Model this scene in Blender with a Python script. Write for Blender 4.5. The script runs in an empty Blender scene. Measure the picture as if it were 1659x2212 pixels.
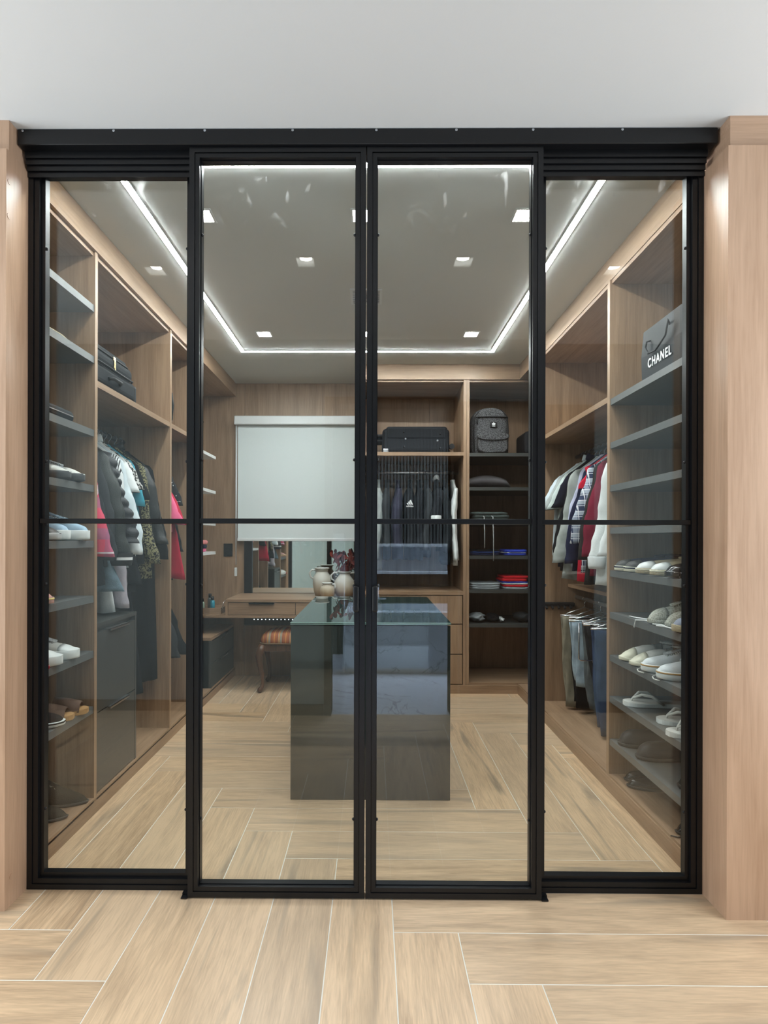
import bpy, bmesh, math, random
from mathutils import Vector, Matrix
random.seed(7)
S = bpy.context.scene
COL = S.collection
PI = math.pi
# ------------------------------------------------------------------ camera, world, lamps, exposure
F_PX, YAW, ROLL, CX, CY, EYE = 1215.0, math.radians(.4), math.radians(.15), 796.5, 1164.0, 1.22
cd = bpy.data.cameras.new('camera'); cam = bpy.data.objects.new('camera', cd); COL.objects.link(cam)
cam.matrix_world = Matrix.Translation((0, 0, EYE)) @ Matrix.Rotation(YAW, 4, 'Z') @ Matrix.Rotation(PI/2, 4, 'X') @ Matrix.Rotation(ROLL, 4, 'Z')
cd.sensor_fit = 'AUTO'; cd.sensor_width = 36.0; cd.lens = 36.0*F_PX/2212
cd.shift_x = (829.5-CX)/2212; cd.shift_y = (CY-1106)/2212
cd.clip_start = .01; cd.clip_end = 60
S.camera = cam
W = bpy.data.worlds.new('world'); S.world = W; W.use_nodes = True
W.node_tree.nodes['Background'].inputs[0].default_value = (.8, .88, 1, 1)
W.node_tree.nodes['Background'].inputs[1].default_value = .3
S.view_settings.view_transform = 'Standard'; S.view_settings.look = 'None'
S.view_settings.gamma = 1; S.view_settings.use_curve_mapping = False
S.view_settings.exposure = 0.0
S.cycles.use_denoising = True
S.cycles.max_bounces = 9; S.cycles.diffuse_bounces = 2; S.cycles.glossy_bounces = 5
S.cycles.transparent_max_bounces = 12; S.cycles.transmission_bounces = 4
S.cycles.caustics_reflective = False; S.cycles.caustics_refractive = False
S.cycles.sample_clamp_indirect = 6
def area_lamp(name, loc, rot, sx, sy, power, col):
    l = bpy.data.lights.new(name, 'AREA'); l.shape = 'RECTANGLE'; l.size = sx; l.size_y = sy
    l.energy = power; l.color = col
    o = bpy.data.objects.new(name, l); COL.objects.link(o); o.location = loc; o.rotation_euler = rot
    return o
# unseen fill lamps added at both hall ends, and the bathroom's ceiling lamp
area_lamp('window_light', (-2.55, 1.05, 1.35), (0, -PI/2, 0), 2.2, 1.2, 50, (.84, .93, 1))
area_lamp('window_light', (2.55, 1.05, 1.35), (0, PI/2, 0), 2.2, 1.2, 50, (.86, .94, 1))
area_lamp('bathroom_light', (.5, -1.6, 2.5), (0, 0, 0), 1.4, .6, 120, (.66, .79, 1)).data.spread = 2.0
LED_E, SPOT_E, HALL_E = 124.0, 180.0, 145.0
# ------------------------------------------------------------------ helpers
def ray(px, py):
    a = (px-CX)/F_PX; b = (CY-py)/F_PX
    c, s = math.cos(ROLL), math.sin(ROLL)
    a, b = a*c-b*s, a*s+b*c
    return Vector((-math.sin(YAW)+a*math.cos(YAW), math.cos(YAW)+a*math.sin(YAW), b))
def at_y(px, py, Y):
    d = ray(px, py); return Vector((0, 0, EYE)) + d*(Y/d.y)
def at_x(px, py, X):
    d = ray(px, py); return Vector((0, 0, EYE)) + d*(X/d.x)
def at_z(px, py, Z):
    d = ray(px, py); return Vector((0, 0, EYE)) + d*((Z-EYE)/d.z)

def mat(name, col, rough=.5, metal=0., spec=.5, emit=None, estr=1., bump=0., bscale=200., var=0., vscale=20.):
    m = bpy.data.materials.new(name); m.use_nodes = True
    nt = m.node_tree; b = nt.nodes['Principled BSDF']
    b.inputs['Base Color'].default_value = (*col, 1); b.inputs['Roughness'].default_value = rough
    b.inputs['Metallic'].default_value = metal; b.inputs['Specular IOR Level'].default_value = spec
    if emit:
        b.inputs['Emission Color'].default_value = (*emit, 1); b.inputs['Emission Strength'].default_value = estr
    if var or bump:
        tc = nt.nodes.new('ShaderNodeTexCoord')
    if var:
        n = nt.nodes.new('ShaderNodeTexNoise'); n.inputs['Scale'].default_value = vscale; n.inputs['Detail'].default_value = 4
        nt.links.new(tc.outputs['Object'], n.inputs['Vector'])
        r = nt.nodes.new('ShaderNodeValToRGB')
        r.color_ramp.elements[0].position = .3; r.color_ramp.elements[1].position = .7
        r.color_ramp.elements[0].color = (*[c*(1-var) for c in col], 1)
        r.color_ramp.elements[1].color = (*[min(1, c*(1+var)) for c in col], 1)
        nt.links.new(n.outputs['Fac'], r.inputs[0]); nt.links.new(r.outputs[0], b.inputs['Base Color'])
    if bump:
        n = nt.nodes.new('ShaderNodeTexNoise'); n.inputs['Scale'].default_value = bscale; n.inputs['Detail'].default_value = 3
        nt.links.new(tc.outputs['Object'], n.inputs['Vector'])
        bp = nt.nodes.new('ShaderNodeBump'); bp.inputs['Strength'].default_value = bump; bp.inputs['Distance'].default_value = .004
        nt.links.new(n.outputs['Fac'], bp.inputs['Height']); nt.links.new(bp.outputs[0], b.inputs['Normal'])
    return m
def nd(nt, kind, **kw):
    n = nt.nodes.new(kind)
    for k, v in kw.items(): n.inputs[k.replace('_', ' ')].default_value = v
    return n
def math_(nt, op, a, b=None):
    n = nt.nodes.new('ShaderNodeMath'); n.operation = op
    for i, v in enumerate((a, b)):
        if v is None: continue
        if isinstance(v, (int, float)): n.inputs[i].default_value = v
        else: nt.links.new(v, n.inputs[i])
    return n.outputs[0]
def wood(name, axis, dark, light, rough=.42, fine=1., rnd=False, streak=None):
    m = bpy.data.materials.new(name); m.use_nodes = True; nt = m.node_tree; L = nt.links
    b = nt.nodes['Principled BSDF']; b.inputs['Roughness'].default_value = rough
    tc = nt.nodes.new('ShaderNodeTexCoord'); vec = tc.outputs['Object']
    if rnd:
        oi = nt.nodes.new('ShaderNodeObjectInfo'); va = nt.nodes.new('ShaderNodeVectorMath'); va.operation = 'ADD'
        rv = math_(nt, 'MULTIPLY', oi.outputs['Random'], 37.0)
        cx = nt.nodes.new('ShaderNodeCombineXYZ')
        for i in range(3): L.new(rv, cx.inputs[i])
        L.new(vec, va.inputs[0]); L.new(cx.outputs[0], va.inputs[1]); vec = va.outputs[0]
    def noise(sl, sc, det, dist=0.):
        mp = nt.nodes.new('ShaderNodeMapping'); s = [sc, sc, sc]; s[axis] = sl
        mp.inputs['Scale'].default_value = s; L.new(vec, mp.inputs['Vector'])
        n = nd(nt, 'ShaderNodeTexNoise', Scale=1., Detail=det, Distortion=dist); L.new(mp.outputs[0], n.inputs['Vector'])
        return n.outputs['Fac']
    n1 = noise(1.6 if rnd else .9, 9*fine, 6, 1.6 if rnd else 1.2); n2 = noise(16 if rnd else 6, 130*fine, 4, .4); n3 = noise(5 if rnd else 2.5, 42*fine, 4, 1.2)
    w1, w2, w3 = (.42, .30, .28) if rnd else (.50, .25, .25)
    f = math_(nt, 'ADD', math_(nt, 'MULTIPLY', n1, w1), math_(nt, 'ADD', math_(nt, 'MULTIPLY', n2, w2), math_(nt, 'MULTIPLY', n3, w3)))
    if rnd: f = math_(nt, 'ADD', f, math_(nt, 'MULTIPLY', math_(nt, 'SUBTRACT', oi.outputs['Random'], .5), .10))
    r = nt.nodes.new('ShaderNodeValToRGB'); r.color_ramp.elements[0].position = .36; r.color_ramp.elements[1].position = .6
    r.color_ramp.elements[0].color = (*dark, 1); r.color_ramp.elements[1].color = (*light, 1)
    L.new(f, r.inputs[0]); out = r.outputs[0]
    if streak:
        n4 = noise(.55, 6, 6, 2.2)
        r2 = nt.nodes.new('ShaderNodeValToRGB'); e = r2.color_ramp.elements
        e[0].position = .565; e[0].color = (0, 0, 0, 1); e[1].position = .70; e[1].color = (1, 1, 1, 1)
        L.new(n4, r2.inputs[0])
        mx = nt.nodes.new('ShaderNodeMixRGB'); mx.inputs[2].default_value = (*streak, 1)
        L.new(math_(nt, 'MULTIPLY', r2.outputs[0], math_(nt, 'ADD', n2, .3)), mx.inputs[0]); L.new(out, mx.inputs[1]); out = mx.outputs[0]
        mg = nt.nodes.new('ShaderNodeMixRGB'); mg.inputs[2].default_value = (.54, .43, .32, 1)
        L.new(math_(nt, 'MULTIPLY', math_(nt, 'FRACT', math_(nt, 'MULTIPLY', oi.outputs['Random'], 7.3)), .42), mg.inputs[0]); L.new(out, mg.inputs[1]); out = mg.outputs[0]
    L.new(out, b.inputs['Base Color'])
    bp = nt.nodes.new('ShaderNodeBump'); bp.inputs['Strength'].default_value = .12; bp.inputs['Distance'].default_value = .002
    L.new(n2, bp.inputs['Height']); L.new(bp.outputs[0], b.inputs['Normal'])
    return m
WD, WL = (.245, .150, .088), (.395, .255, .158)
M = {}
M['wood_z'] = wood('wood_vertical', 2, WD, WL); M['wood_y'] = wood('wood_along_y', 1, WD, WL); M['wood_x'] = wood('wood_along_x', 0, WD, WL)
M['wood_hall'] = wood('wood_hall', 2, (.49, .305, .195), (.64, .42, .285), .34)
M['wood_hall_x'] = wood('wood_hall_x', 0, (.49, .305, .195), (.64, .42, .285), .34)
M['wood_dark'] = wood('wood_dark', 2, (.035, .022, .014), (.07, .045, .03), .5)
M['tile'] = wood('tile_wood', 0, (.46, .305, .182), (.79, .555, .345), .33, 1.5, True, (.25, .19, .135))
M['grout'] = mat('grout', (.85, .82, .74), .8)
M['plaster'] = mat('white_plaster', (.80, .815, .82), .75, bump=.05, bscale=90)
M['hall_paint'] = mat('hall_paint', (.30, .35, .365), .7)
M['wall_paint'] = mat('wall_paint', (.70, .74, .72), .7)
M['black'] = mat('black_steel', (.0055, .006, .0075), .36, 0, .4)
M['black2'] = mat('black_gasket', (.004, .004, .005), .5)
M['screw'] = mat('screw_steel', (.45, .47, .5), .35, 1)
M['grey'] = mat('grey_laminate', (.115, .12, .118), .42, var=.05, vscale=40)
M['grey_dark'] = mat('dark_grey_laminate', (.050, .053, .050), .38)
M['led'] = mat('led', (1, 1, 1), .5, emit=(.93, .98, 1), estr=LED_E)
M['spot'] = mat('spot', (1, 1, 1), .5, emit=(1, .98, .95), estr=SPOT_E)
M['hallspot'] = mat('hall_spot', (1, 1, 1), .5, emit=(1, .95, .88), estr=HALL_E)
M['leddot'] = mat('led_dot', (1, 1, 1), .5, emit=(.8, .9, 1), estr=7)
M['white'] = mat('white_lacquer', (.78, .8, .8), .35)
M['blind'] = mat('blind_fabric', (.74, .80, .80), .8, bump=.1, bscale=700)
M['mirror'] = mat('mirror', (.86, .9, .88), .02, 1)
M['chrome'] = mat('chrome', (.75, .76, .78), .15, 1)
M['steel'] = mat('brushed_steel', (.5, .5, .5), .35, 1)
M['gold'] = mat('gold_zip', (.8, .62, .3), .25, 1)
M['island'] = mat('dark_glass_panel', (.030, .038, .036), .0, 0, .75)
M['island_top'] = mat('island_glass_top', (.030, .050, .047), .0, 0, .9)
M['glass_edge'] = mat('glass_edge', (.45, .68, .62), .2)
M['rubber'] = mat('black_rubber', (.010, .010, .011), .55, 0, .25)
M['nylon'] = mat('black_nylon', (.010, .011, .013), .65, 0, .12, bump=.25, bscale=400)
M['tub'] = mat('white_acrylic', (.75, .8, .86), .12)
M['towel'] = mat('white_towel', (.8, .8, .82), .9, bump=.4, bscale=300)
def marble(name, a, b_, rough):
    m = bpy.data.materials.new(name); m.use_nodes = True; nt = m.node_tree
    bs = nt.nodes['Principled BSDF']; bs.inputs['Roughness'].default_value = rough
    tc = nt.nodes.new('ShaderNodeTexCoord')
    n = nd(nt, 'ShaderNodeTexNoise', Scale=1.6, Detail=7., Distortion=2.5); nt.links.new(tc.outputs['Object'], n.inputs['Vector'])
    d = math_(nt, 'ABSOLUTE', math_(nt, 'SUBTRACT', n.outputs['Fac'], .5))
    r = nt.nodes.new('ShaderNodeValToRGB'); r.color_ramp.elements[0].position = 0; r.color_ramp.elements[1].position = .011
    r.color_ramp.elements[0].color = (*b_, 1); r.color_ramp.elements[1].color = (*a, 1)
    nt.links.new(d, r.inputs[0]); nt.links.new(r.outputs[0], bs.inputs['Base Color'])
    return m
M['marble'] = marble('marble', (.72, .74, .78), (.3, .3, .33), .15)
M['marble_shelf'] = marble('white_marble_board', (.74, .74, .73), (.5, .46, .4), .3)
def glass(name):
    m = bpy.data.materials.new(name); m.use_nodes = True; nt = m.node_tree; L = nt.links
    nt.nodes.remove(nt.nodes['Principled BSDF'])
    t = nt.nodes.new('ShaderNodeBsdfTransparent'); t.inputs[0].default_value = (.945, .965, .95, 1)
    g = nt.nodes.new('ShaderNodeBsdfGlossy'); g.inputs['Roughness'].default_value = 0; g.inputs[0].default_value = (.95, .98, 1, 1)
    lw = nt.nodes.new('ShaderNodeLayerWeight'); lw.inputs[0].default_value = .5
    f5 = math_(nt, 'POWER', lw.outputs['Facing'], 5.0)
    f = math_(nt, 'ADD', math_(nt, 'MULTIPLY', f5, .94), .044)
    mx = nt.nodes.new('ShaderNodeMixShader'); L.new(f, mx.inputs[0]); L.new(t.outputs[0], mx.inputs[1]); L.new(g.outputs[0], mx.inputs[2])
    # hand smudges left near the top of the panes
    tc = nt.nodes.new('ShaderNodeNewGeometry'); sx = nt.nodes.new('ShaderNodeSeparateXYZ'); L.new(tc.outputs['Position'], sx.inputs[0])
    mp = nt.nodes.new('ShaderNodeMapping'); mp.inputs['Rotation'].default_value = (0, .6, 0); mp.inputs['Scale'].default_value = (16, 1, 9); L.new(tc.outputs['Position'], mp.inputs[0])
    n = nd(nt, 'ShaderNodeTexNoise', Scale=1., Detail=5., Distortion=1.5); L.new(mp.outputs[0], n.inputs['Vector'])
    k = nt.nodes.new('ShaderNodeMapRange'); k.inputs[1].default_value = .60; k.inputs[2].default_value = .78; L.new(n.outputs['Fac'], k.inputs[0])
    h = nt.nodes.new('ShaderNodeMapRange'); h.inputs[1].default_value = 2.25; h.inputs[2].default_value = 2.5; L.new(sx.outputs[2], h.inputs[0])
    tl = nt.nodes.new('ShaderNodeBsdfTranslucent'); tl.inputs[0].default_value = (.9, .9, .9, 1)
    m2 = nt.nodes.new('ShaderNodeMixShader'); L.new(math_(nt, 'MULTIPLY', math_(nt, 'MULTIPLY', k.outputs[0], h.outputs[0]), .16), m2.inputs[0]); L.new(mx.outputs[0], m2.inputs[1]); L.new(tl.outputs[0], m2.inputs[2])
    L.new(m2.outputs[0], nt.nodes['Material Output'].inputs[0])
    return m
M['glass'] = glass('door_glass')
FAB = {}
def fab(key, col, rough=.9, var=.12, bump=.2, spec=.08):
    if key not in FAB: FAB[key] = mat('fabric_'+key, col, rough, 0, spec, bump=bump, bscale=260, var=var, vscale=14)
    return FAB[key]
def pattern(key, base, marks, rough=.85):
    """marks: list of (axis, frequency, duty, phase, colour): printed bands across the cloth"""
    if key in FAB: return FAB[key]
    m = mat('fabric_'+key, base, rough, 0, .2); nt = m.node_tree; b = nt.nodes['Principled BSDF']
    tc = nt.nodes.new('ShaderNodeTexCoord'); sx = nt.nodes.new('ShaderNodeSeparateXYZ'); nt.links.new(tc.outputs['Object'], sx.inputs[0])
    rgb = nt.nodes.new('ShaderNodeRGB'); rgb.outputs[0].default_value = (*base, 1); cur = rgb.outputs[0]
    for mk in marks:
        ax, fr, duty, ph, col, a = mk[:6]
        v = math_(nt, 'FRACT', math_(nt, 'ADD', math_(nt, 'MULTIPLY', sx.outputs[ax], fr), ph))
        k = math_(nt, 'MULTIPLY', math_(nt, 'LESS_THAN', v, duty), a)
        if len(mk) > 6: k = math_(nt, 'MULTIPLY', k, math_(nt, 'GREATER_THAN', sx.outputs[2], mk[6]))
        mx = nt.nodes.new('ShaderNodeMixRGB'); nt.links.new(k, mx.inputs[0]); nt.links.new(cur, mx.inputs[1]); mx.inputs[2].default_value = (*col, 1); cur = mx.outputs[0]
    nt.links.new(cur, b.inputs['Base Color']); FAB[key] = m
    return m
def speckle(key, base, col, scale, thr, rough=.85, dist=0.):
    if key in FAB: return FAB[key]
    m = mat('fabric_'+key, base, rough, 0, .2); nt = m.node_tree; b = nt.nodes['Principled BSDF']
    tc = nt.nodes.new('ShaderNodeTexCoord'); n = nd(nt, 'ShaderNodeTexNoise', Scale=scale, Detail=2., Distortion=dist); nt.links.new(tc.outputs['Object'], n.inputs['Vector'])
    mx = nt.nodes.new('ShaderNodeMixRGB'); nt.links.new(math_(nt, 'GREATER_THAN', n.outputs['Fac'], thr), mx.inputs[0])
    mx.inputs[1].default_value = (*base, 1); mx.inputs[2].default_value = (*col, 1); nt.links.new(mx.outputs[0], b.inputs['Base Color'])
    FAB[key] = m
    return m
# --- meshes
def box(bm, x0, x1, y0, y1, z0, z1):
    v = [bm.verts.new(p) for p in ((x0, y0, z0), (x1, y0, z0), (x1, y1, z0), (x0, y1, z0), (x0, y0, z1), (x1, y0, z1), (x1, y1, z1), (x0, y1, z1))]
    for f in ((0, 3, 2, 1), (4, 5, 6, 7), (0, 1, 5, 4), (1, 2, 6, 5), (2, 3, 7, 6), (3, 0, 4, 7)): bm.faces.new([v[i] for i in f])
def bx(*a):
    bm = bmesh.new()
    if len(a) == 6 and not isinstance(a[0], (tuple, list)): box(bm, *a)
    else:
        for q in a: box(bm, *q)
    return bm
def rbox(x0, x1, y0, y1, z0, z1, r, seg=2):
    bm = bx(x0, x1, y0, y1, z0, z1)
    bmesh.ops.bevel(bm, geom=bm.edges[:], offset=r, segments=seg, profile=.5, affect='EDGES')
    return bm
def loft(bm, rings, cap=True, smooth=True):
    vs = [[bm.verts.new(p) for p in r] for r in rings]; n = len(vs[0])
    for a, b in zip(vs, vs[1:]):
        for i in range(n):
            f = bm.faces.new((a[i], a[(i+1) % n], b[(i+1) % n], b[i])); f.smooth = smooth
    if cap:
        bm.faces.new(vs[0][::-1]); bm.faces.new(vs[-1])
def tube(bm, pts, r, n=8, closed=False):
    pts = [Vector(p) for p in pts]; rings = []; m = len(pts)
    up = None
    for i, p in enumerate(pts):
        a = pts[(i-1) % m] if closed else pts[max(i-1, 0)]; b = pts[(i+1) % m] if closed else pts[min(i+1, m-1)]
        t = (b-a).normalized()
        if up is None: up = t.orthogonal().normalized()
        up = (up - t*up.dot(t))
        up = up.normalized() if up.length > 1e-6 else t.orthogonal().normalized()
        sd = t.cross(up); rr = r[i] if isinstance(r, (list, tuple)) else r
        rings.append([p + (up*math.cos(2*PI*k/n) + sd*math.sin(2*PI*k/n))*rr for k in range(n)])
    if closed: rings.append(rings[0][:])
    loft(bm, rings, not closed)
    if closed: bmesh.ops.remove_doubles(bm, verts=bm.verts[:], dist=1e-5)
def lathe(bm, prof, n=24, c=(0, 0, 0)):
    loft(bm, [[(c[0]+r*math.cos(2*PI*k/n), c[1]+r*math.sin(2*PI*k/n), c[2]+z) for k in range(n)] for r, z in prof])
def prism(bm, out, z0, z1):
    loft(bm, [[(x, y, z0) for x, y in out], [(x, y, z1) for x, y in out]], True, False)
def root_loc(o):
    v = Vector((0, 0, 0))
    while o is not None: v += o.location; o = o.parent
    return v
def obj(name, bm, m, parent=None, world=True, smooth=False, fix=True):
    if fix: bmesh.ops.recalc_face_normals(bm, faces=bm.faces[:])
    if parent is not None and world: bmesh.ops.translate(bm, verts=bm.verts[:], vec=-root_loc(parent))
    me = bpy.data.meshes.new(name); bm.to_mesh(me); bm.free()
    if smooth:
        for p in me.polygons: p.use_smooth = True
    me.materials.append(M[m] if isinstance(m, str) else m)
    o = bpy.data.objects.new(name, me); COL.objects.link(o)
    if parent is not None: o.parent = parent
    return o
def tag(o, label, cat, group=None, kind=None):
    o['label'] = label; o['category'] = cat
    if group: o['group'] = group
    if kind: o['kind'] = kind
    return o
def thing(name, label, cat, loc=(0, 0, 0), rz=0, group=None, kind=None):
    o = bpy.data.objects.new(name, None); COL.objects.link(o); o.location = loc; o.rotation_euler = (0, 0, rz); o.empty_display_size = .05
    return tag(o, label, cat, group, kind)
def struct(name, bm, m, label=None, cat=None, parent=None):
    o = obj(name, bm, m, parent)
    if parent is None:
        o['kind'] = 'structure'
        if label: o['label'] = label; o['category'] = cat
    return o
# ------------------------------------------------------------------ dimensions (metres)
XL, XR, XLW, XRW = -1.225, 1.152, -1.80, 1.73
YB, YC, YS, YG = 5.0, 4.45, 1.985, 1.935
ZC, ZB = 2.6, 2.484
# ------------------------------------------------------------------ floor with herringbone plank tiles
fl = struct('floor', bx(-2.6, 2.6, -.05, 5.05, -.05, -.0010), 'grout', 'wood-look porcelain plank floor laid in herringbone', 'floor')
TW, TL, G = .2, 1.2, .0034
tile_cache = {}
def tile(x0, x1, y0, y1, vert):
    x0, x1, y0, y1 = max(x0, -2.5), min(x1, 2.5), max(y0, -.045), min(y1, 5.0)
    if x1-x0 < .02 or y1-y0 < .02: return
    cx, cy = (x0+x1)/2, (y0+y1)/2
    if y0 > 2.0 and (x1 < XL+.02 or x0 > XR-.02): return
    a, b = (x1-x0, y1-y0) if not vert else (y1-y0, x1-x0)
    k = (round(a, 3), round(b, 3))
    if k not in tile_cache:
        bm = bmesh.new(); A, B, c = a/2-G/2, b/2-G/2, .0005
        loft(bm, [[(-A, -B, -.006), (A, -B, -.006), (A, B, -.006), (-A, B, -.006)], [(-A, -B, -.0005), (A, -B, -.0005), (A, B, -.0005), (-A, B, -.0005)],
                  [(-A+c, -B+c, 0), (A-c, -B+c, 0), (A-c, B-c, 0), (-A+c, B-c, 0)]], True, False)
        bmesh.ops.recalc_face_normals(bm, faces=bm.faces[:])
        me = bpy.data.meshes.new('plank'); bm.to_mesh(me); bm.free(); me.materials.append(M['tile']); tile_cache[k] = me
    o = bpy.data.objects.new('plank', tile_cache[k]); COL.objects.link(o); o.parent = fl
    o.location = (cx, cy, random.uniform(-.0002, .0002)); o.rotation_euler = (0, 0, PI/2 if vert else 0)
TX, TY = -.132, 1.945
for a in range(-20, 24):
    for b in range(-4, 5):
        ox, oy = TX+a*TW+b*TL, TY-a*TW+b*TL
        tile(ox, ox+TW, oy-TL, oy, True)
        tile(ox+TW, ox+TW+TL, oy-TW, oy, False)
# ------------------------------------------------------------------ ceilings with lamp recesses
HALL_DL = [(-1.123, 1.06), (-.338, 1.06), (.448, 1.06), (1.237, 1.06)]
CLOS_DL = [(-.735, 2.40), (-.045, 2.40), (.645, 2.40), (-.735, 3.79), (-.045, 3.79), (.66, 3.79)]
def ceiling_sheet(x0, x1, y0, y1, holes, z):
    xs = sorted({x0, x1, *[h+s for h, _ in holes for s in (-.046, .046)]}); ys = sorted({y0, y1, *[h+s for _, h in holes for s in (-.046, .046)]})
    bm = bmesh.new()
    for xa, xb in zip(xs, xs[1:]):
        for ya, yb in zip(ys, ys[1:]):
            mx, my = (xa+xb)/2, (ya+yb)/2
            if any(abs(mx-h) < .045 and abs(my-k) < .045 for h, k in holes): continue
            box(bm, xa, xb, ya, yb, z, z+.03)
    return bm
struct('ceiling', ceiling_sheet(-2.6, 2.6, -.17, 1.95, HALL_DL, ZC), 'plaster', 'smooth white plaster ceiling in front of the glass doors', 'ceiling')
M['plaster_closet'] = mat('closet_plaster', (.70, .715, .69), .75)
struct('ceiling', ceiling_sheet(-1.83, 1.77, 1.95, 5.05, CLOS_DL, ZC), 'plaster_closet', 'white plaster ceiling of the closet with glowing light lines', 'ceiling')
struct('roof', bx(-2.7, 2.7, -2.2, 5.1, 2.72, 2.80), 'plaster')
def downlight(x, y, m, label, group):
    t = thing('downlight', label, 'downlight', (x, y, ZC), 0, group)
    bm = bmesh.new(); r, q = .052, .043
    for a in ((-r, r, -r, -q), (-r, r, q, r), (-r, -q, -q, q), (q, r, -q, q)): box(bm, a[0], a[1], a[2], a[3], -.003, .001)
    obj('trim_frame', bm, 'white', t, False)
    bm = bmesh.new()
    for a in ((-.045, .045, -.045, -.042), (-.045, .045, .042, .045), (-.045, -.042, -.042, .042), (.042, .045, -.042, .042)): box(bm, *a, .001, .05)
    box(bm, -.045, .045, -.045, .045, .05, .053)
    obj('housing', bm, 'white', t, False)
    bm = bmesh.new(); lathe(bm, [(.001, .018), (.022, .019), (.033, .024), (.034, .046)], 20)
    obj('lamp', bm, m, t, False, True)
for i, (x, y) in enumerate(HALL_DL):
    downlight(x, y, 'hallspot', 'square hall ceiling light, %s from the left in its row, mirrored in the glass' % ('first', 'second', 'third', 'fourth')[i], 'hall ceiling lights')
for i, (x, y) in enumerate(CLOS_DL):
    downlight(x, y, 'spot', 'square recessed closet ceiling light, %s of the row %s' % (('left one', 'middle one', 'right one')[i % 3], ('nearer the glass doors', 'nearer the window blind')[i//3]), 'closet ceiling lights')
for nm, a in (('along the left cabinets', (-.972, -.948, 2.064, 4.14)), ('along the right cabinets', (.862, .886, 2.064, 4.14)), ('crossing near the window blind', (-.948, .862, 4.116, 4.14)), ('crossing just behind the glass doors', (-.948, .862, 2.057, 2.081))):
    t = thing('light_strip', 'glowing white light line in closet ceiling '+nm, 'light strip', ((a[0]+a[1])/2, (a[2]+a[3])/2, ZC), 0, 'closet light lines')
    obj('diffuser', bx(*a, ZC-.0068, ZC-.0005), 'led', t)
    long_y = a[3]-a[2] > a[1]-a[0]; e = .003
    obj('profile', bx((a[0]-e, a[0], a[2], a[3], ZC-.005, ZC), (a[1], a[1]+e, a[2], a[3], ZC-.005, ZC)) if long_y else bx((a[0], a[1], a[2]-e, a[2], ZC-.005, ZC), (a[0], a[1], a[3], a[3]+e, ZC-.005, ZC)), 'white', t)
t = thing('ceiling_vent', 'small square white air grille in the closet ceiling', 'vent', (-.04, 3.2, ZC))
obj('frame', bx((-.13, .05, 3.10, 3.115, ZC-.006, ZC), (-.13, .05, 3.285, 3.30, ZC-.006, ZC), (-.13, -.115, 3.115, 3.285, ZC-.006, ZC), (.035, .05, 3.115, 3.285, ZC-.006, ZC)), 'white', t)
for k in range(6): obj('slat', bx(-.115, .035, 3.12+k*.028, 3.138+k*.028, ZC-.005, ZC-.002), 'steel', t)
# ------------------------------------------------------------------ shell: closet walls, hall, bathroom behind the camera
struct('wall_left', bx(-1.86, -1.815, 1.99, 5.05, 0, 2.62), 'wood_z'); struct('wall_right', bx(1.745, 1.79, 1.99, 5.05, 0, 2.62), 'wood_z')
wb = struct('wall_back', bx(-1.86, 1.79, YB+.012, YB+.06, 0, 2.62), 'wood_z', 'wood panelled back wall of the closet', 'wall')
for x0, x1 in ((-1.815, -1.142), (-1.139, -.45), (-.447, .5), (.503, 1.745)):
    obj('panel', bx(x0, x1, YB, YB+.012, 0, ZC), 'wood_z', wb)
struct('trim_1', bx(-1.815, XL+.006, 1.99, YB, ZB, ZC), 'wood_y', 'wood bulkhead over the left cabinets', 'bulkhead')
struct('trim_2', bx(XR-.006+.012, 1.745, 1.99, YB, ZB, ZC), 'wood_y', 'wood bulkhead over the right cabinets', 'bulkhead')
struct('trim_3', bx(-.09, XR+.006, YC-.006, YB, ZB-.004, ZC), 'wood_x', 'wood bulkhead over the back cabinets beside the blind', 'bulkhead')
struct('baseboard_left', bx(XL-.02, XL, 1.99, YB, 0, .064), 'wood_y', 'wood plinth below the left cabinets', 'plinth')
struct('baseboard_right', bx(XR-.006, XR+.014, 1.99, YC-.01, 0, .07), 'wood_y', 'wood plinth below the right cabinets', 'plinth')
struct('baseboard_back', bx(-.09, XR-.006, YC-.008, YC+.012, 0, .066), 'wood_x', 'wood plinth below the back cabinets', 'plinth')
# hall: wood columns flanking the doors
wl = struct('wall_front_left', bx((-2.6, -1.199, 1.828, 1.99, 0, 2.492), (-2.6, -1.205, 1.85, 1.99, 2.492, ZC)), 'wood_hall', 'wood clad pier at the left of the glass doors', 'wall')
for px, py in ((20, 393), (19, 467), (24, 1893)):
    p = at_x(px, py, -1.199); bm = bmesh.new()
    bmesh.ops.create_cone(bm, cap_ends=True, segments=16, radius1=.009, radius2=.009, depth=.003, matrix=Matrix.Translation(p) @ Matrix.Rotation(PI/2, 4, 'Y'))
    obj('screw_cap', bm, 'wood_hall', wl)
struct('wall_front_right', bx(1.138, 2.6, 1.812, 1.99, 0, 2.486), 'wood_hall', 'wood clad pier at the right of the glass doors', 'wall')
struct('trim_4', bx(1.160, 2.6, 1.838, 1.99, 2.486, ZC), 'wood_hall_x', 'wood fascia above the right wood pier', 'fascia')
struct('wall_hall_left', bx(-2.68, -2.62, -.17, 1.99, 0, 2.62), 'wall_paint'); struct('wall_hall_right', bx(2.62, 2.68, -.17, 1.99, 0, 2.62), 'wall_paint')
struct('wall_hall_back', bx((-2.6, -.285, -.17, -.03, 0, ZC), (.538, 2.6, -.17, -.03, 0, ZC), (-.285, .538, -.17, -.03, 2.15, ZC)), M['hall_paint'], 'pale hall wall with the bathroom doorway, behind the camera', 'wall')
struct('baseboard_hall', bx((-2.6, -.335, -.03, -.016, 0, .075), (1.60, 2.6, -.03, -.016, 0, .075)), 'wood_dark')
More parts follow.
